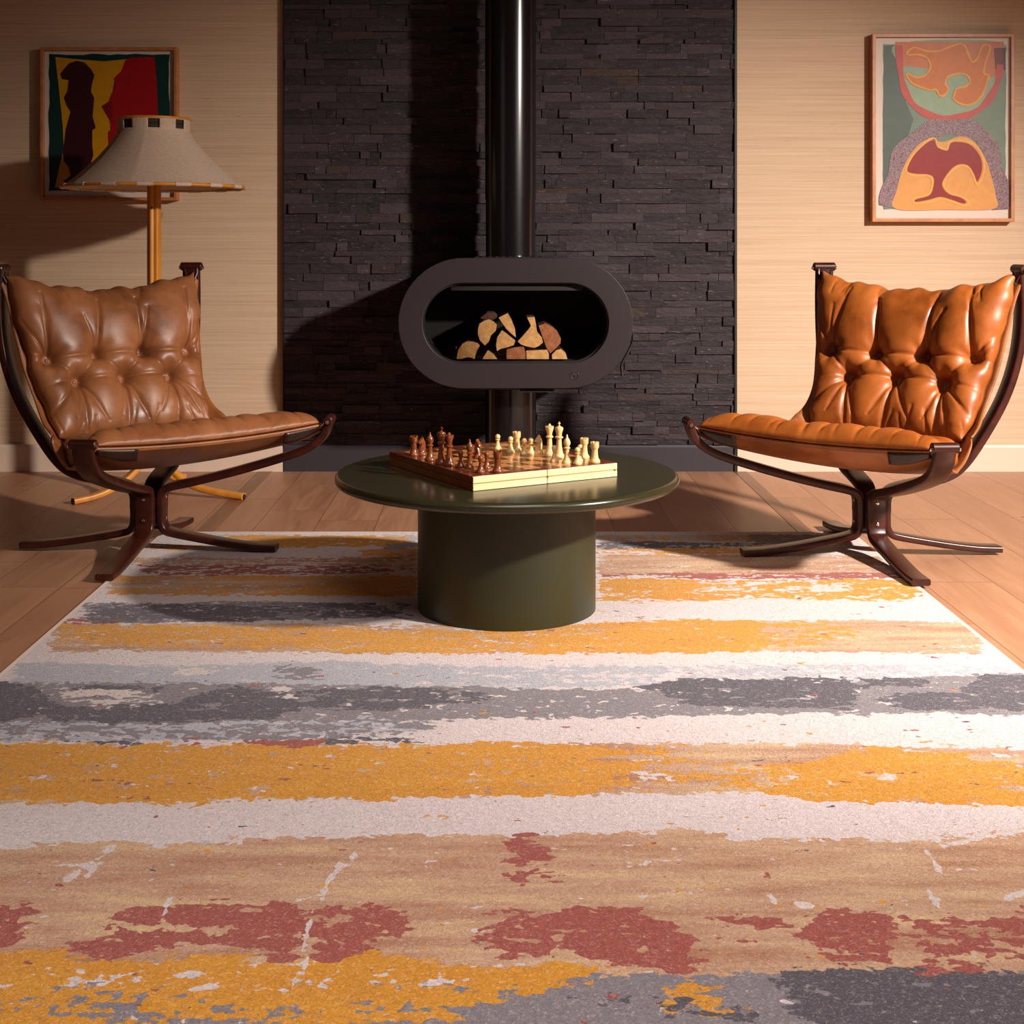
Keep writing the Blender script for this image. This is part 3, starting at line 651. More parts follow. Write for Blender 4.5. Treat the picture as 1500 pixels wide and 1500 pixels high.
def make_chair(label, loc, az, mat, seed):
    """local frame: x forward, y sideways"""
    root = thing('sling_lounge_chair', label, 'chair', loc, math.radians(az), 'sling lounge chairs either side of the coffee table')
    W_, T_ = .058, .022
    for k, ang in enumerate((45, -45, 135, -135)):
        ca, sa = math.cos(math.radians(ang)), math.sin(math.radians(ang))
        tr = lambda pts: [Vector((r*ca, r*sa, z)) for r, z in pts]
        b = MB(); b.sweep(tr(spline(LEG, 64)), lambda i, n: rect_sec(W_*(1-.08*i/n), T_*(1-.15*i/n), .005), up=(-sa, ca, 0))
        leg = b.build('leg', M['rosewood'], root, smooth=True, angle=50)
        b = MB(); b.lathe([(.001,0),(.0055,.0),(.0055,.0025),(.003,.004)], 10)
        for zz in (.10,):
            for v_i, v in enumerate(b.v): pass
            rot = Matrix.Rotation(math.radians(ang), 4, 'Z') @ Matrix.Translation((.0525, 0, zz)) @ Matrix.Rotation(math.pi/2, 4, 'Y')
            c = MB(); c.add([rot @ Vector(v) for v in b.v], b.f); c.build('bolt', M['chrome'], leg, smooth=True)
        prof = ARM_F if abs(ang) == 45 else ARM_R
        sp = spline(prof, 110)
        b = MB(); b.sweep(tr(sp), lambda i, n: rect_sec(W_, T_+.002, .005), up=(-sa, ca, 0))
        arm = b.build('arm', M['rosewood'], root, smooth=True, angle=50)
        rot = Matrix.Rotation(math.radians(ang), 4, 'Z') @ Matrix.Translation((.0525, 0, .164)) @ Matrix.Rotation(math.pi/2, 4, 'Y')
        c = MB(); bb = MB(); bb.lathe([(.001,0),(.0055,.0),(.0055,.0025),(.003,.004)], 10); c.add([rot @ Vector(v) for v in bb.v], bb.f); c.build('bolt', M['chrome'], arm, smooth=True)
        # turned bar across the arm's end, with polished ends
        er, ez = prof[-1]; t3 = Vector((-sa, ca, 0)); P = Vector((er*ca, er*sa, ez+.004)); hl = .037
        b = MB(); b.tube([P-t3*hl, P-t3*(hl-.003), P+t3*(hl-.003), P+t3*hl], lambda i, n: .0145 if i in (1, 2) else .0115, 16); b.build('end_bar', M['rosewood'], arm, smooth=True)
        for sg in (-1, 1):
            b = MB(); q = P+t3*sg*hl - Vector((0,0,.004)); b.tube([q-t3*sg*.002, q+t3*sg*.005], .006, 10); b.build('metal_cap', M['chrome'], arm, smooth=True)
        # metal loop from the arm end to the sling corner
        ss = 1 if ang > 0 else -1
        a_c = LT-.012 if abs(ang) == 45 else .012
        f_, s_, z_, nf_, nz_ = sling_pt(np.array(ss*(half_w(a_c)-.012)), np.array(a_c)); Q = Vector((float(f_), float(s_), float(z_)))
        b = MB()
        mid = (P+Q)/2
        for sg in (-1, 1): b.tube([P+t3*sg*.022-Vector((ca,sa,0))*.010, mid+t3*sg*.020, Q+t3*sg*.012], .0035, 8)
        b.tube([Q-t3*.014, Q+t3*.014], .0045, 8)
        b.build('sling_loop', M['patch'] if abs(ang) != 45 else M['chrome'], arm, smooth=True)
    b = MB(); b.box((0,0,.1225), (.056,.056,.085)); 
    # rotate hub to sit square with the straps
    c = MB(); R45 = Matrix.Rotation(math.radians(45), 4, 'Z'); c.add([R45 @ Vector(v) for v in b.v], b.f); c.build('hub', M['rosewood'], root, bevel=.002)
    # sling
    nu, nv = 60, 120; Ug, Vg = np.meshgrid(np.linspace(-1, 1, nu), np.linspace(0, 1, nv)); A = Vg*LT
    # corners reach towards the arms, free edges curve inwards
    hw = half_w(A)+.004
    hw = hw + .034*np.exp(-((A-A_FOLD-.02)/.11)**2) + .012*np.exp(-(A/.05)**2) + .010*np.exp(-((LT-A)/.05)**2)
    Sx = Ug*hw; f, s_, z, nf, nz_ = sling_pt(Sx, A)
    Vt = np.stack([f-.001*nf, s_, z-.001*nz_], -1).reshape(-1, 3)
    idx = np.arange((nv-1)*(nu-1)); r, c_ = idx//(nu-1), idx % (nu-1); a = r*nu+c_
    me = bpy.data.meshes.new('sling'); me.from_pydata(Vt.tolist(), [], np.stack([a, a+nu, a+nu+1, a+1], 1).tolist())
    me.polygons.foreach_set('use_smooth', [True]*len(me.polygons)); me.materials.append(M['sling'])
    so = bpy.data.objects.new('sling', me); C.objects.link(so); so.parent = root
    md = so.modifiers.new('solid', 'SOLIDIFY'); md.thickness = .005; md.offset = -1
    edge = [Vector(p) for p in np.stack([f, s_, z], -1)[-1]]
    b = MB(); b.tube(edge, .0045, 8); b.build('front_piping', M['sling'], so, smooth=True)
    # belly of the sling under the front edge: a second doubled strip hanging lower
    P3 = np.stack([f, s_, z], -1)
    nb = 26; rows = []
    for k in range(nb):
        t = k/(nb-1); uu = np.linspace(-1, 1, nu); drop = .036*np.sin(math.pi*t*.5)*(1-np.abs(uu)**3)+.0
        base = P3[-1].copy(); base[:, 0] -= .006+.11*t*1.0; base[:, 2] -= drop+.004
        base[:, 1] *= (1-.08*t); rows.append(base)
    Vt = np.concatenate(rows); idx = np.arange((nb-1)*(nu-1)); r, c_ = idx//(nu-1), idx % (nu-1); a = r*nu+c_
    me = bpy.data.meshes.new('front_belly'); me.from_pydata(Vt.tolist(), [], np.stack([a, a+1, a+nu+1, a+nu], 1).tolist())
    me.polygons.foreach_set('use_smooth', [True]*len(me.polygons)); me.materials.append(M['sling'])
    fb = bpy.data.objects.new('front_belly', me); C.objects.link(fb); fb.parent = so
    md = fb.modifiers.new('solid', 'SOLIDIFY'); md.thickness = .004; md.offset = 0
    for sg in (-1, 1):
        cols = list(range(3, 13)) if sg < 0 else list(range(nu-13, nu-3)); k = len(cols); b = MB(); vs = []
        for ri in range(5):
            for q, ci in enumerate(cols):
                inn = (q if sg < 0 else k-1-q)/(k-1); p = P3[-1][ci]; t = ri/4
                vs.append((p[0]+.007-.010*t, p[1], p[2]-.003-t*(.012+.022*math.sin(inn*math.pi*.6))))
        fs = [(i*k+j, i*k+j+1, (i+1)*k+j+1, (i+1)*k+j) for i in range(4) for j in range(k-1)]
        b.add(vs, fs); po = b.build('corner_patch', M['patch'], so, smooth=True); md = po.modifiers.new('solid', 'SOLIDIFY'); md.thickness = .003
    cushion('back', seed, mat, root); cushion('seat', seed+5, mat, root)
    return root
make_chair('worn brown leather sling chair on the left, in front of the honey wooden floor lamp', (-1.066, 4.215, .0062), -48.5, M['leather_l'], 3)
make_chair('orange tan leather sling chair on the right, below the teal and orange picture', (1.148, 4.156, .0062), -131.1, M['leather_r'], 11)

# ------------------------------------------------------------------ coffee table
TX, TY, TT = .0323, 3.553, .357
t = thing('coffee_table', 'round dark olive lacquered coffee table on a thick drum base, standing on the rug', 'table', (TX, TY, RZ+.0003))
b = MB(); b.lathe([(.231,0),(.231,.002),(.231,TT-.027-RZ),(.2,TT-.026-RZ)], 128); b.build('drum_base', M['olive_base'], t, smooth=True)
prof = [(.30, -.0265)]; 
for k in range(13):
    a = -math.pi/2+math.pi*k/12; prof.append((.433+.0130*math.cos(a), -.0130+.0130*math.sin(a)))
b = MB(); b.lathe([(.001,-.0265)]+prof+[(.001, 0)], 160); b.build('tabletop', M['olive'], t, loc=(0,0,TT-RZ), smooth=True, angle=60)

# ------------------------------------------------------------------ chess board and pieces
BO = Vector((-.052, 3.268)); TH = math.radians(30); ex = Vector((math.cos(TH), math.sin(TH))); ey = Vector((-math.sin(TH), math.cos(TH)))
BW, BD, BH = .42, .46, .035; BZ = TT+.0005
cb = thing('chess_board', 'wooden folding chess board with pale front side lying open on the olive table', 'chess board', (BO.x, BO.y, BZ), TH)
for i in range(2):
    b = MB(); x0 = i*BW/2+(.0006 if i else 0); x1 = BW/2*(i+1)-(0 if i else .0006)
    for k in (0, 1):
        z0, z1 = (0, BH*.49) if k == 0 else (BH*.51, BH)
        b.box(((x0+x1)/2, BD/2, (z0+z1)/2), (x1-x0, BD-.002*(1-k), z1-z0))
    b.box(((x0+x1)/2, BD/2, BH/2), (x1-x0-.004, BD-.006, BH*.1))
    h = b.build('board_half', [M['board_red']], cb, bevel=.0012)
    b = MB()                                     # the pale front face of each half
    for z0, z1 in ((.0006, BH*.46), (BH*.53, BH-.001)): b.box(((x0+x1)/2, -.0012, (z0+z1)/2), (x1-x0-.0008, .0036, z1-z0))
    b.build('pale_edge', M['board_pale'], h, bevel=.0008)
    b = MB(); b.box(((x0+x1)/2, -.0005, BH*.5), (x1-x0-.001, .002, BH*.12)); b.build('edge_groove', mat_wood('maple_groove', srgb(170,120,70), srgb(196,150,96), .5), h)
b = MB(); mg = .030; sw = (BW-2*mg)/8; sd = (BD-2*mg)/8
for i in range(8):
    for j in range(8):
        b.box((mg+sw*(i+.5), mg+sd*(j+.5), BH+.0002), (sw, sd, .0006), (i+j) % 2)
b.build('squares', [mat_wood('square_dark', srgb(84,38,18), srgb(104,50,24), .25, (60,10,10), coat=.4), mat_wood('square_light', srgb(196,130,66), srgb(214,152,86), .25, (60,10,10), coat=.4)], cb)
for (px_, pz_) in ((BW/2, BH*.5), (BW-.008, BH*.5)):
    b = MB(); b.lathe([(.0005,0),(.0026,.0002),(.0022,.0016),(.0005,.002)], 12)
    c = MB(); R = Matrix.Translation((px_, -.003, pz_)) @ Matrix.Rotation(math.pi/2, 4, 'X'); c.add([R @ Vector(v) for v in b.v], b.f); c.build('brass_pin', m_plain('brass', srgb(150,110,60), .3, 1), cb, smooth=True)

PR = {
 'pawn': ([(.0115,0),(.0120,.003),(.0105,.006),(.0080,.009),(.0058,.016),(.0045,.023),(.0040,.026),(.0068,.027),(.0068,.0285),(.0042,.030)], .043),
 'rook': ([(.0135,0),(.0140,.004),(.0120,.007),(.0095,.011),(.0080,.020),(.0075,.032),(.0085,.035),(.0105,.038),(.0108,.049)], .052),
 'bishop': ([(.0135,0),(.0138,.004),(.0115,.007),(.0085,.012),(.0062,.025),(.0052,.036),(.0085,.038),(.0085,.040),(.0052,.042),(.0085,.048),(.0090,.053),(.0070,.060),(.0030,.065),(.0028,.067),(.0020,.070)], .07),
 'queen': ([(.0145,0),(.0150,.004),(.0125,.008),(.0095,.013),(.0070,.030),(.0060,.045),(.0100,.047),(.0100,.050),(.0065,.052),(.0075,.060),(.0110,.071),(.0100,.074),(.0050,.0765),(.0035,.080),(.0015,.083)], .083),
 'king': ([(.0150,0),(.0155,.004),(.0130,.008),(.0100,.014),(.0072,.032),(.0062,.050),(.0105,.052),(.0105,.055),(.0068,.057),(.0080,.066),(.0112,.076),(.0095,.080),(.0040,.082),(.0030,.084)], .09),
 'knight': ([(.0135,0),(.0140,.004),(.0120,.007),(.0095,.010),(.0090,.013)], .052)}
def piece_mesh(kind):
    b = MB(); pr, top = PR[kind]; b.lathe(pr, 22)
    if kind == 'pawn': b.lathe([(.0005,.0275)]+[(.0072*math.cos(a), .0355+.0075*math.sin(a)) for a in np.linspace(-1.3, 1.45, 9)], 20)
    if kind == 'rook':
        for k in range(6):
            a = k*math.pi/3; b.box((.0085*math.cos(a), .0085*math.sin(a), .0505), (.0038, .0050, .004), 0, a)
    if kind == 'bishop': b.lathe([(.0004,.068)]+[(.0022*math.cos(a), .0712+.0022*math.sin(a)) for a in np.linspace(-1.2, 1.4, 6)], 12)
    if kind == 'queen':
        for k in range(8):
            a = k*math.pi/4; b.box((.0095*math.cos(a), .0095*math.sin(a), .0745), (.0030, .0040, .004), 0, a)
    if kind == 'king':
        b.box((0,0,.0885), (.0026,.0026,.011)); b.box((0,0,.0895), (.0085,.0026,.0026))
    if kind == 'knight':
        poly = [(-.009,.012),(-.0105,.022),(-.009,.034),(-.004,.044),(-.001,.051),(.001,.0465),(.005,.044),(.0115,.036),(.0120,.033),(.0095,.031),(.0045,.033),(.003,.030),(.0065,.022),(.009,.012)]
        n = len(poly)
        lay = [(-.0055,.72),(-.0045,.92),(0,1.0),(.0045,.92),(.0055,.72)]
        cx, cz = 0, .028; vs = []; fs = []
        for y, s_ in lay: vs += [(cx+(x-cx)*s_, y, cz+(z-cz)*(s_ if z > .02 else 1)) for x, z in poly]
        for k in range(len(lay)-1):
            for i in range(n): j = (i+1) % n; fs.append((k*n+i, k*n+j, (k+1)*n+j, (k+1)*n+i))
        fs += [tuple(range(n)), tuple((len(lay)-1)*n+i for i in range(n))]
        b.add(vs, fs)
    return b
protos = {}
def chess(kind, light, xp, yp, label, rz=None, uv=None):
    Y = (H-BZ-BH)*F/(yp-357); X = (xp-724)*Y/F
    key_ = (kind, light)
    nm = ('light_' if light else 'dark_')+'chess_'+kind
    if key_ not in protos:
        o = piece_mesh(kind).build(nm, M['chess_light' if light else 'chess_dark'], smooth=True, angle=45); protos[key_] = o
    else:
        o = protos[key_].copy(); C.objects.link(o)
    # keep the piece on the board
    d = Vector((X, Y))-BO; u = min(max(d.dot(ex), .022), BW-.022); v = min(max(d.dot(ey), .022), BD-.022)
    if uv: u, v = uv
    p = BO+ex*u+ey*v
    o.location = (p.x, p.y, BZ+BH+.0006)
    o.rotation_euler = (0, 0, (random.uniform(0, 6) if rz is None else rz))
    tag(o, label, 'chess piece', 'pale chess pieces on the board' if light else 'brown chess pieces on the board')
D_, L_ = False, True
chess('rook', D_, 603, 668, 'brown rook standing nearest the left corner of the chess board')
chess('knight', D_, 618, 667, 'brown knight just right of the leftmost brown rook', 3.6)
chess('bishop', D_, 628, 675, 'brown bishop with ball tip, to the left of the brown king')
chess('king', D_, 645, 680, 'tallest brown chess piece, the king with a cross on top')
chess('queen', D_, 658, 682, 'brown queen with flared crown right beside the brown king')
chess('pawn', D_, 675, 685, 'small brown pawn between the brown queen and the brown front bishop')
chess('bishop', D_, 688, 687, 'brown bishop nearest the left front edge, right of the brown queen')
chess('pawn', D_, 704, 693, 'brown pawn closest to the front corner of the board')
chess('pawn', D_, 713, 687, 'brown pawn right behind the one at the front corner')
chess('rook', D_, 729, 692, 'brown rook by the pale front edge, rightmost of the brown pieces')
chess('knight', D_, 700, 672, 'brown knight out in the left middle squares of the board', 5.4)
chess('pawn', L_, 729, 659.5, 'lone pale pawn farthest left among the pale pieces')
chess('pawn', L_, 748, 663, 'pale pawn just left of the pale rook near the back edge')
chess('rook', L_, 757, 661, 'tall pale rook at the back, in front of the stove pedestal')
chess('pawn', L_, 768, 666, 'pale pawn to the right of the back pale rook')
chess('pawn', L_, 778, 665, 'pale pawn between another pale pawn and the pale knight')
chess('knight', L_, 789, 665, 'pale knight standing to the left of the pale queen', 3.9)
chess('queen', L_, 805, 667, 'tall pale queen, left of the pale king')
chess('pawn', L_, 812, 677, 'small pale pawn in front of and between the pale king and queen')
chess('king', L_, 819, 671, 'tallest pale chess piece, the king with a cross on top')
chess('bishop', L_, 830.5, 679, 'pale bishop with ball tip, right of the pale king')
chess('pawn', L_, 843.5, 685, 'pale pawn nearest the pale front edge, right of the pale bishop', uv=(.318,.026))
chess('rook', L_, 856, 677, 'pale rook at the right corner, the one farther back', uv=(.388,.100))
chess('pawn', L_, 850, 680, 'pale pawn tucked beside the pale rook near the right corner', uv=(.350,.062))
chess('rook', L_, 863, 683, 'pale rook nearest the right corner of the board, front one', uv=(.372,.028))

# ------------------------------------------------------------------ wood stove
SYF = 5.16; SCX, SCZ = .0808, .6494
def stadium(w, h, n=28, cx=0, cz=0):
    r = h/2; L = w/2-r; out = []
    for k in range(n+1): a = -math.pi/2+math.pi*k/n; out.append((cx+L+r*math.cos(a), cz+r*math.sin(a)))
    for k in range(n+1): a = math.pi/2+math.pi*k/n; out.append((cx-L+r*math.cos(a), cz+r*math.sin(a)))
    return out
stove = thing('wood_stove', 'black oval wood-burning stove on a round pedestal with a flue against the slate', 'stove', (SCX, 5.34, 0))
org = Vector((SCX, 5.34, 0))
def ring(b, o, i, y0, y1, m=0):
    n = len(o); vs = [(x, y0, z) for x, z in o]+[(x, y0, z) for x, z in i]+[(x, y1, z) for x, z in o]+[(x, y1, z) for x, z in i]; fs = []
    for k in range(n):
        j = (k+1) % n
        fs += [(k, j, n+j, n+k), (2*n+k, 3*n+k, 3*n+j, 2*n+j), (k, 2*n+k, 2*n+j, j), (n+k, n+j, 3*n+j, 3*n+k)]
    b.add(vs, fs, m)
OW, OH, IW, IH = .888, .494, .704, .304
b = MB(); ring(b, stadium(OW, OH, 28, SCX, SCZ), stadium(IW, IH, 28, SCX, SCZ), SYF, SYF+.03)
b.build('front_ring', M['stove'], stove, origin=org, bevel=.003)
b = MB(); ring(b, stadium(OW-.012, OH-.012, 28, SCX, SCZ), stadium(OW-.03, OH-.03, 28, SCX, SCZ), SYF+.03, SYF+.40)
b.prism(stadium(OW-.014, OH-.014, 28, SCX, SCZ), SYF+.39, SYF+.40); b.build('body_shell', M['stove'], stove, origin=org, smooth=True)
b = MB(); ring(b, stadium(OW-.034, OH-.034, 28, SCX, SCZ), stadium(IW+.01, IH+.01, 28, SCX, SCZ), SYF+.031, SYF+.335)
b.prism(stadium(IW+.02, IH+.02, 28, SCX, SCZ), SYF+.33, SYF+.336)
FZ = SCZ-IH/2+.004
b.box((SCX, SYF+.18, FZ-.006), (.50, .29, .012)); b.build('firebox', M['soot'], stove, origin=org, smooth=True, angle=50)
b = MB(); b.box((SCX+.005, SYF+.06, SCZ+IH/2-.014), (.53, .05, .008)); b.box((SCX+.005, SYF+.036, SCZ+IH/2-.020), (.50, .004, .020)); b.build('baffle', M['baffle'], stove, origin=org, bevel=.001)
b = MB(); ring(b, stadium(IW+.001, IH+.001, 28, SCX, SCZ), stadium(IW-.012, IH-.012, 28, SCX, SCZ), SYF+.018, SYF+.026); b.build('glass_gasket', M['black_trim'], stove, origin=org)
b = MB(); b.prism(stadium(IW-.011, IH-.011, 28, SCX, SCZ), SYF+.020, SYF+.024); b.build('glass_pane', M['stove_glass'], stove, origin=org)
b = MB(); pts = [px(926.5,501,5.175), px(924,508,5.175), px(919,518,5.172), px(911,533,5.17), px(910.5,540,5.17), px(911.5,551,5.17)]
b.tube(spline(pts, 20), .0058, 10); b.tube([px(926.5,501,5.175), px(917,499,5.19)], .005, 8); b.build('door_handle', M['black_trim'], stove, origin=org, smooth=True)
# round flame-like mark near the lower right of the ring
ec = px(841.5, 550, SYF-.0008); b = MB()
b.tube([ec+Vector((.015*math.cos(a), 0, .015*math.sin(a))) for a in np.linspace(math.radians(120), math.radians(400), 22)], .0016, 6)
b.tube(spline([ec+Vector((-.004,0,.006)), ec+Vector((.001,0,.001)), ec+Vector((-.002,0,-.006)), ec+Vector((.005,0,-.007)), ec+Vector((.004,0,.004))], 14), .0016, 6)
b.build('maker_mark', m_plain('mark_grey', srgb(40,34,36), .5), stove, origin=org)
PX_, PY_ = .0646, 5.385
b = MB(); b.lathe([(.100,.0),(.100,SCZ-OH/2+.004)], 64, (PX_, PY_, 0)); b.build('pedestal', M['flue'], stove, origin=org, smooth=True)
b = MB(); b.lathe([(.17,0),(.17,.008),(.165,.010)], 64, (PX_, PY_, 0)); b.build('floor_plate', M['flue'], stove, origin=org, smooth=True)
b = MB(); b.box((PX_, PY_-.03, SCZ-OH/2-.006), (.28, .26, .012)); b.build('pedestal_collar', M['black_trim'], stove, origin=org, bevel=.002)
b = MB(); b.box((px(787,574,5.2).x, 5.19, SCZ-OH/2-.013), (.13, .05, .005)); b.build('air_lever', M['black_trim'], stove, origin=org, bevel=.001)
zt = SCZ+OH/2
b = MB(); b.box((px(752,376,5.24).x, 5.30, zt-.003), (.30, .18, .010)); 
for k in range(12): b.box((px(752,376,5.24).x-.138+k*.025, 5.212, zt+.002), (.012, .006, .006))
b.build('top_vent', M['black_trim'], stove, origin=org)
b = MB(); zj = px(748, 292, PY_).z
b.lathe([(.098,zt-.006),(.098,zj)], 72, (PX_, PY_, 0)); b.build('lower_flue_pipe', M['flue'], stove, origin=org, smooth=True)
b = MB(); b.lathe([(.1003,zj-.0005),(.1003,ZC-.002)], 72, (PX_, PY_, 0)); b.build('upper_flue_pipe', M['flue'], stove, origin=org, smooth=True)
b = MB(); b.lathe([(.125,zt-.002),(.125,zt+.004),(.1,zt+.007)], 64, (PX_, PY_, 0)); b.build('flue_collar', M['flue'], stove, origin=org, smooth=True)

# ------------------------------------------------------------------ firewood (traced ends, each log extruded into the firebox)
LOGS = [
 ([(195,655),(205,600),(215,560),(255,500),(300,475),(360,480),(410,495),(430,520),(400,570),(385,620),(378,655),(340,640),(300,636),(240,655)], 'end', 5.272, .20, 'notched pale half-round log at the left end of the stack'),
 ([(455,655),(480,610),(510,565),(560,600),(605,655)], 'end', 5.280, .22, 'small wedge log on the firebox floor, second from the left'),
 ([(410,350),(425,300),(470,270),(520,255),(570,280),(600,310),(590,370),(540,420),(520,480),(480,520),(430,470),(408,410)], 'end', 5.275, .20, 'oval pale log balanced above the left end of the stack'),
 ([(650,365),(700,400),(785,470),(770,515),(700,538),(640,552),(600,575),(590,520),(600,440)], 'end', 5.272, .22, 'split log with curved base in the middle row, left of centre'),
 ([(615,240),(705,195),(745,260),(780,350),(790,440),(740,400),(690,350)], 'end', 5.278, .20, 'narrow slanting log at the top centre-left of the stack'),
 ([(695,560),(770,538),(870,530),(885,600),(885,655),(695,655)], 'end_red', 5.270, .22, 'squarish brown log on the firebox floor at the centre'),
 ([(900,235),(975,230),(990,300),(1000,380),(1050,440),(1060,490),(1020,525),(970,545),(900,530),(840,510),(805,480),(860,420),(920,350),(940,320)], 'end', 5.274, .22, 'fan-shaped pale log, the tallest one right of centre'),
 ([(890,570),(1100,560),(1120,600),(1120,655),(895,655)], 'end', 5.271, .22, 'flat rectangular pale log on the firebox floor, right of centre'),
 ([(1015,320),(1080,295),(1150,330),(1200,370),(1240,450),(1235,500),(1180,556),(1135,600),(1100,555),(1060,450)], 'end_red', 5.276, .22, 'dark reddish rounded log leaning at the upper right'),
 ([(1150,655),(1148,610),(1190,565),(1240,553),(1285,590),(1305,655)], 'end', 5.270, .20, 'small rounded pale log at the right end of the stack'),
 ([(430,245),(470,215),(500,190),(570,192),(605,225),(585,262),(500,268)], 'bark', 5.32, .16, 'dark log peeking out behind the top of the oval one'),
]
for poly, mt, Y0, L, lab in LOGS:
    Y0 -= .06
    P = [px(640+x/6.818, 430+y/6.818, Y0) for x, y in poly]
    pts = [(p.x, p.z) for p in P]; zmin = min(z for _, z in pts)
    if zmin < FZ+.001: pts = [(x, max(z, FZ+.0012)) for x, z in pts]
    c0 = (sum(p[0] for p in pts)/len(pts), sum(p[1] for p in pts)/len(pts))
    b = MB(); n = len(pts)
    # slightly tapered, ragged extrusion
    lay = [(Y0, .985), (Y0+.004, 1.0), (Y0+L*.5, .99), (Y0+L, .95)]
    vs = []; 
    for y, s_ in lay: vs += [(c0[0]+(x-c0[0])*s_, y, max(c0[1]+(z-c0[1])*s_, min(z, c0[1]))) for x, z in pts]
    b.add(vs, [tuple(range(n))], 0); b.f.append(tuple(3*n+i for i in reversed(range(n)))); b.m.append(0)
    for k in range(3):
        for i in range(n): j = (i+1) % n; b.f.append((k*n+i, (k+1)*n+i, (k+1)*n+j, k*n+j)); b.m.append(1)
    o = b.build('firewood_log', [M[mt], M['bark']], origin=(c0[0], Y0+L/2, min(z for _, z in pts)))
    tag(o, lab, 'log', 'firewood stacked in the stove')

# ------------------------------------------------------------------ floor lamp
LX, LY = -1.288, 5.17
lamp = thing('floor_lamp', 'honey wooden tripod floor lamp with a flared linen shade behind the left chair', 'lamp', (LX, LY, 0))
tips = [(px(107,739,gnd(739))), (px(357,732,gnd(732))), Vector((LX+.03, LY+.34, 0))]
for tp in tips:
    d = Vector((tp.x-LX, tp.y-LY, 0)); R = d.length; d.normalize()
    prof = [(.0125,1.195),(.0125,.5),(.0125,.30),(.022,.20),(.045,.135),(.10,.078),(.17,.040),(R*.75,.020),(R,.012)]
    sp = []
    for p in spline(prof, 90): sp.append(Vector((d.x*p[0], d.y*p[0], p[1])))
    b = MB(); b.sweep(sp, lambda i, n: rect_sec(.034, .022, .006), up=(-d.y, d.x, 0)); lg = b.build('leg', M['beech'], lamp, smooth=True, angle=50)
    b = MB(); e = d*R; b.tube([e+d*.0005+Vector((0,0,.011)), e+d*.004+Vector((0,0,.011))], .010, 10); b.build('foot_cap', M['felt'], lg, smooth=True)
b = MB(); b.lathe([(.012,0),(.012,.10),(.017,.105),(.017,.16),(.008,.165)], 20, (0,0,1.13)); b.build('lamp_socket', M['black_trim'], lamp, smooth=True)
b = MB(); b.lathe([(.008,0),(.012,.005),(.026,.035),(.030,.055),(.024,.078),(.008,.09),(.001,.092)], 24, (0,0,1.295)); b.build('bulb', m_plain('milk_glass', srgb(225,215,205), .3), lamp, smooth=True)
b = MB(); b.lathe([(.0005,0),(.004,.0005),(.003,.002)], 10)
c = MB(); R = Matrix.Translation((-.002,-.027,1.085)) @ Matrix.Rotation(math.pi/2, 4, 'X'); c.add([R @ Vector(v) for v in b.v], b.f); c.build('screw', M['black_trim'], lamp)
# shade: flared profile, panels with seams, slots cut along the upper band
zc, zt2, zb = 1.374, 1.420, 1.163
prof = [(.135,zt2),(.1345,1.4135),(.1340,1.395),(.1335,1.380),(.1335,zc)]
for p in spline([(.1335,zc),(.150,1.345),(.182,1.305),(.222,1.262),(.265,1.222),(.305,1.188),(.338,zb)], 24)[1:]: prof.append((p[0], p[1]))
ns = 160; b = MB(); vs = []; fs = []
for k, (r, z) in enumerate(prof):
    for i in range(ns):
        a = 2*math.pi*i/ns; ph = (i % 20)/20; sag_ = -.010*math.sin(math.pi*ph)*(min(1, max(0, (zc-z)/.1)))
        seam = .0012 if i % 20 == 0 else 0
        vs.append(((r+sag_*.5+seam)*math.cos(a), (r+sag_*.5+seam)*math.sin(a), z))
for k in range(len(prof)-1):
    for i in range(ns):
        if k in (1, 2) and (i-2) % 20 in range(0, 8): continue           # slots showing the ring
        j = (i+1) % ns; fs.append((k*ns+i, k*ns+j, (k+1)*ns+j, (k+1)*ns+i))
b.add(vs, fs); sh = b.build('lamp_shade', M['linen'], lamp, smooth=True, angle=60)
md = sh.modifiers.new('solid', 'SOLIDIFY'); md.thickness = .0018; md.offset = 0
circ = lambda r, z, n=96: [Vector((r*math.cos(2*math.pi*i/n), r*math.sin(2*math.pi*i/n), z)) for i in range(n)]
b = MB(); b.tube(circ(.1355, zt2), .0042, 10, closed=True); b.build('top_ring', M['beech'], sh, smooth=True)
b = MB(); b.tube(circ(.338, zb), .0062, 10, closed=True); b.build('bottom_ring', M['beech'], sh, smooth=True)
for q in range(16):
    a0 = 2*math.pi*(q+.18)/16; a1 = a0+2*math.pi/16*.42
    b = MB(); b.tube([Vector((.338*math.cos(a), .338*math.sin(a), zb)) for a in np.linspace(a0, a1, 8)], .0082, 10); b.build('ring_wrap', M['linen'], sh, smooth=True)
b = MB(); b.lathe([(.1275,1.376),(.1275,1.414)], 64, cap=False); b.build('collar_lining', m_plain('dark_lining', srgb(50,40,26), .8), sh, smooth=True)  # added dark band, stands in for the shadow seen through the collar slots
b = MB(); b.tube(circ(.1300, 1.398), .0022, 8, closed=True); b.build('shade_spider', m_plain('dark_wire', srgb(46,36,24), .5), lamp, smooth=True)
b = MB()
for k in range(3):
    a = 2*math.pi*k/3; b.tube([Vector((0,0,1.398)), Vector((.133*math.cos(a), .133*math.sin(a), 1.398))], .0022, 6)
b.tube([Vector((0,0,1.29)), Vector((0,0,1.40))], .004, 8)
b.build('shade_carrier', bpy.data.materials['dark_wire'], lamp)

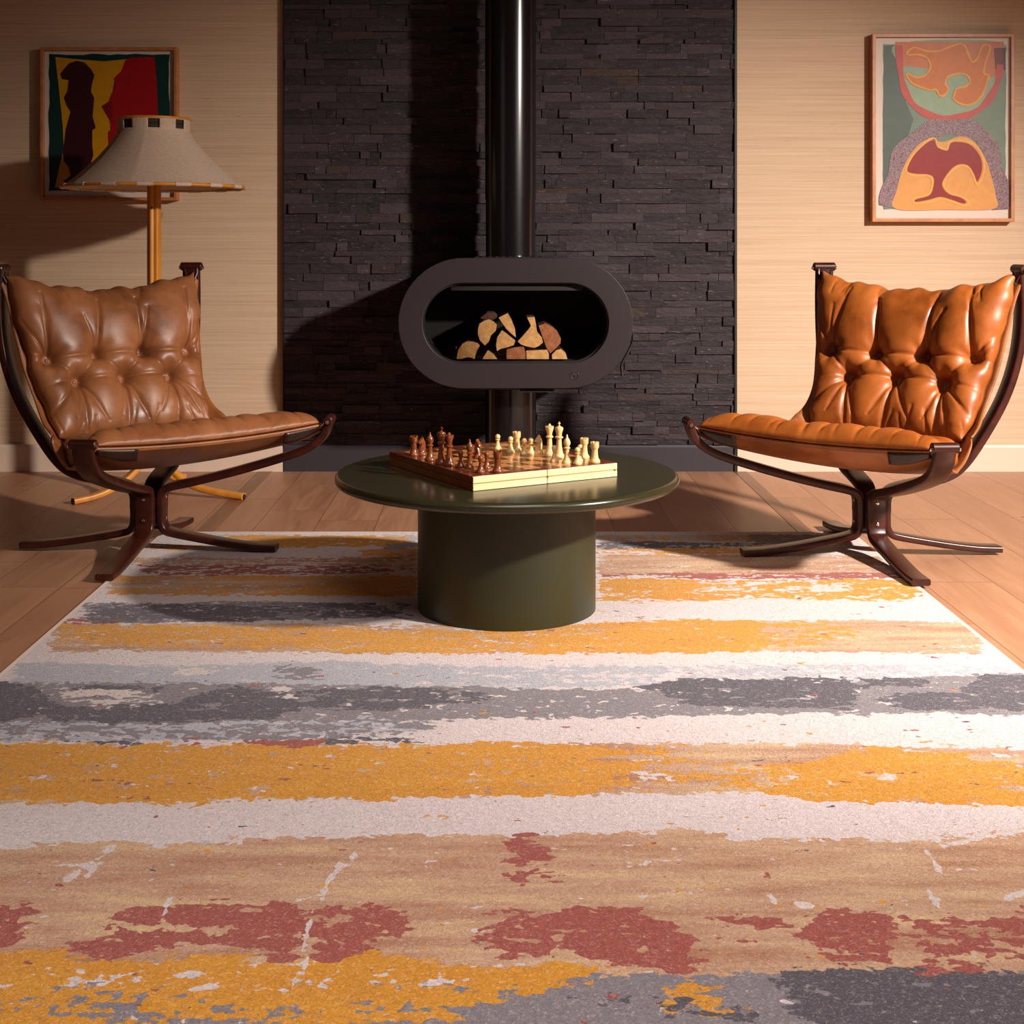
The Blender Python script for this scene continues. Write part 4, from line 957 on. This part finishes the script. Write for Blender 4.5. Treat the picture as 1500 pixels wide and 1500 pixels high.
# ------------------------------------------------------------------ pictures
def picture(label, outer, fw, poly_layers, org_px, scale, mount_px, tint):
    """outer: photo px corners of the frame; art shapes in zoomed px"""
    YF = 5.668; x0, y0, x1, y1 = outer
    a = px(x0, y0, YF); c = px(x1, y1, YF); cx = (a.x+c.x)/2; w = c.x-a.x; h = a.z-c.z; zb_ = c.z
    root = thing('framed_picture', label, 'picture', (cx, WY+.01, zb_), group='framed abstract pictures on the wall')
    og = Vector((cx, WY+.01, zb_))
    b = MB(); O = [(a.x,c.z),(c.x,c.z),(c.x,a.z),(a.x,a.z)]; I = [(a.x+fw,c.z+fw),(c.x-fw,c.z+fw),(c.x-fw,a.z-fw),(a.x+fw,a.z-fw)]
    ring(b, O, I, YF, WY+.0095); b.build('frame', M['frame_wood'], root, origin=og, bevel=.0015)
    b = MB(); b.box((cx, YF+.022, (a.z+c.z)/2), (w-.006, .006, h-.006)); b.build('mount', M['mount'], root, origin=og)
    mats = []; b = MB(); yy = YF+.018
    def P2(q): p = px(org_px[0]+q[0]/scale, org_px[1]+q[1]/scale, YF+.01); return (p.x, p.z)
    ml = {}
    for li, (kind, pts, colr, wd) in enumerate(poly_layers):
        if colr not in ml:
            ml[colr] = len(mats); nm = 'print_ink'; m = N(nm); g = m.noise(m.coord('Object', (9,9,9), (li, li, 0)), 3, 5, .6, .5); base = srgb(*colr)
            amt = .5 if kind == 'braid' else .18
            dk = tuple(v*(1-amt) for v in base[:3])+(1,); lt = tuple(min(1, v*(1+amt)) for v in base[:3])+(1,)
            if kind == 'braid':
                g = m.noise(m.coord('Object', (60,60,70), (li,0,0)), 1.4, 3, .6, 3.0); g = m.rng(g, .40, .6); dk = srgb(122,74,84); lt = srgb(160,146,150)
            m.col(m.mix(g, dk, lt)).set(.85, spec=.15); mats.append(m.mat)
        yy -= .00035; mi = ml[colr]
        if kind in ('poly', 'smooth'):
            q = [P2(p) for p in (spline(pts, len(pts)*5, True) if kind == 'smooth' else pts)]
            b.add([(x, yy, z) for x, z in q], [tuple(range(len(q)))], mi)
        else:                                              # stroke
            closed = kind == 'outline'; q = [Vector(P2(p)) for p in spline(pts, len(pts)*5, closed)]; hw_ = wd/scale*YF/F/2; n = len(q); vs = []
            for i in range(n):
                tg = (q[(i+1) % n]-q[i-1]) if closed else (q[min(i+1, n-1)]-q[max(i-1, 0)])
                if tg.length < 1e-9: tg = Vector((1,0))
                tg.normalize(); nn = Vector((-tg.y, tg.x))*hw_*(1+.2*math.sin(i*.7))
                vs += [(q[i].x+nn.x, yy, q[i].y+nn.y), (q[i].x-nn.x, yy, q[i].y-nn.y)]
            fs = [(2*i, 2*((i+1) % n), 2*((i+1) % n)+1, 2*i+1) for i in range(n if closed else n-1)]
            b.add(vs, fs, mi)
    b.build('print', mats, root, origin=og)
    b = MB(); b.box((cx, YF+.009, (a.z+c.z)/2), (w-2*fw+.004, .002, h-2*fw+.004)); b.build('picture_glass', M['pic_glass'], root, origin=og)

def deckle(x0, y0, x1, y1, j=5, n=14):
    rr = random.Random(int(x0+y1)); out = []
    for k in range(n): out.append((x0+(x1-x0)*k/n, y0+rr.uniform(-j, j)))
    for k in range(n): out.append((x1+rr.uniform(-j, j), y0+(y1-y0)*k/n))
    for k in range(n): out.append((x1-(x1-x0)*k/n, y1+rr.uniform(-j, j)))
    for k in range(n): out.append((x0+rr.uniform(-j, j), y1-(y1-y0)*k/n))
    return out
L1 = [
 ('poly', deckle(176,168,932,1026), (14,52,46), 0),
 ('poly', [(215,185),(340,198),(520,212),(665,198),(620,290),(585,340),(575,400),(560,560),(560,700),(540,850),(470,960),(330,1000),(213,1006),(240,880),(268,760),(262,620),(240,400)], (214,150,10), 0),
 ('poly', [(270,260),(300,225),(350,208),(400,220),(440,260),(462,300),(445,360),(440,405),(460,440),(450,560),(470,630),(448,645),(448,740),(455,800),(440,850),(425,915),(370,945),(335,985),(285,992),(268,965),(310,930),(300,880),(270,840),(262,790),(280,640),(310,530),(285,490),(268,440),(290,400),(298,330),(258,325),(245,290)], (60,8,18), 0),
 ('poly', [(655,205),(700,188),(838,185),(852,330),(858,480),(866,760),(800,900),(700,940),(600,900),(525,820),(525,762),(550,756),(545,655),(568,640),(552,575),(505,495),(548,465),(592,360),(582,320),(612,290),(630,275)], (168,12,16), 0),
 ('poly', [(505,495),(548,465),(572,470),(575,590),(552,575)], (130,10,24), 0),
]
picture('square abstract print in yellow, dark red and green, hanging behind the lamp shade', (58.5,69,259,293.5), .013, L1, (30,40), 4.2857, None, None)
R1 = [
 ('poly', deckle(216,168,1085,1340,6), (122,140,120), 0),
 ('poly', [(222,180),(300,168),(320,360),(370,560),(430,700),(380,860),(300,1000),(250,1200),(216,1330),(214,700)], (92,104,96), 0),
 ('smooth', [(325,160),(1040,150),(1050,320),(1010,500),(900,630),(740,690),(620,690),(480,640),(380,520),(335,330)], (150,172,142), 0),
 ('poly', [(300,150),(1068,150),(1062,385),(980,400),(900,390),(600,350),(380,320),(345,320),(320,220)], (206,122,78), 0),
 ('poly', [(1000,195),(1062,192),(1064,350),(1010,350)], (126,52,62), 0),
 ('poly', [(1062,192),(1085,190),(1082,350),(1064,350)], (88,60,62), 0),
 ('stroke', [(325,175),(335,330),(362,480),(420,585),(520,660),(650,692),(800,675),(920,610),(1000,500),(1035,400),(1045,310)], (196,84,74), 46),
 ('braid', [(250,1320),(285,1150),(335,980),(430,855),(560,780),(700,755),(850,780),(930,840),(985,980),(1030,1130),(1045,1340)], (150,120,126), 128),
 ('smooth', [(300,1335),(312,1200),(350,1060),(420,930),(520,845),(640,860),(760,820),(860,860),(940,980),(985,1120),(1012,1240),(1000,1335),(660,1342)], (222,158,92), 0),
 ('smooth', [(380,240),(430,190),(520,215),(610,215),(700,180),(780,165),(820,240),(845,290),(880,270),(910,190),(940,170),(975,190),(945,280),(930,370),(965,385),(955,420),(930,500),(880,570),(800,600),(715,560),(720,520),(740,480),(800,465),(830,430),(810,390),(760,375),(680,395),(655,440),(675,485),(645,530),(610,530),(590,490),(540,490),(430,450),(385,400),(388,375),(450,402),(515,385),(550,330),(530,270),(470,242)], (208,118,46), 0),
 ('outline', [(380,240),(430,190),(520,215),(610,215),(700,180),(780,165),(820,240),(845,290),(880,270),(910,190),(940,170),(975,190),(945,280),(930,370),(965,385),(955,420),(930,500),(880,570),(800,600),(715,560),(720,520),(740,480),(800,465),(830,430),(810,390),(760,375),(680,395),(655,440),(675,485),(645,530),(610,530),(590,490),(540,490),(430,450),(385,400),(388,375),(450,402),(515,385),(550,330),(530,270),(470,242)], (232,160,50), 13),
 ('smooth', [(385,1060),(430,960),(520,870),(575,850),(600,900),(670,922),(690,872),(740,860),(830,880),(900,960),(915,1060),(880,1145),(860,1090),(820,1030),(760,1018),(700,1050),(640,1130),(635,1180),(680,1230),(760,1255),(802,1285),(780,1297),(700,1270),(620,1250),(540,1270),(450,1285),(445,1268),(540,1240),(570,1180),(572,1115),(530,1090),(440,1085)], (150,52,52), 0),
 ('outline', [(375,1062),(422,955),(515,860),(580,835),(605,890),(665,912),(685,862),(740,848),(838,868),(912,950),(930,1060),(885,1165),(850,1090),(815,1040),(760,1030),(708,1058),(650,1132),(645,1178),(685,1222),(765,1246),(820,1285),(790,1312),(700,1284),(620,1264),(545,1284),(445,1298),(435,1262),(535,1230),(560,1178),(560,1122),(525,1100),(430,1098)], (236,176,88), 13),
]
picture('tall abstract print in teal and orange above the right chair', (1278,49,1486.5,325), .015, R1, (1250,30), 4.84, None, None)
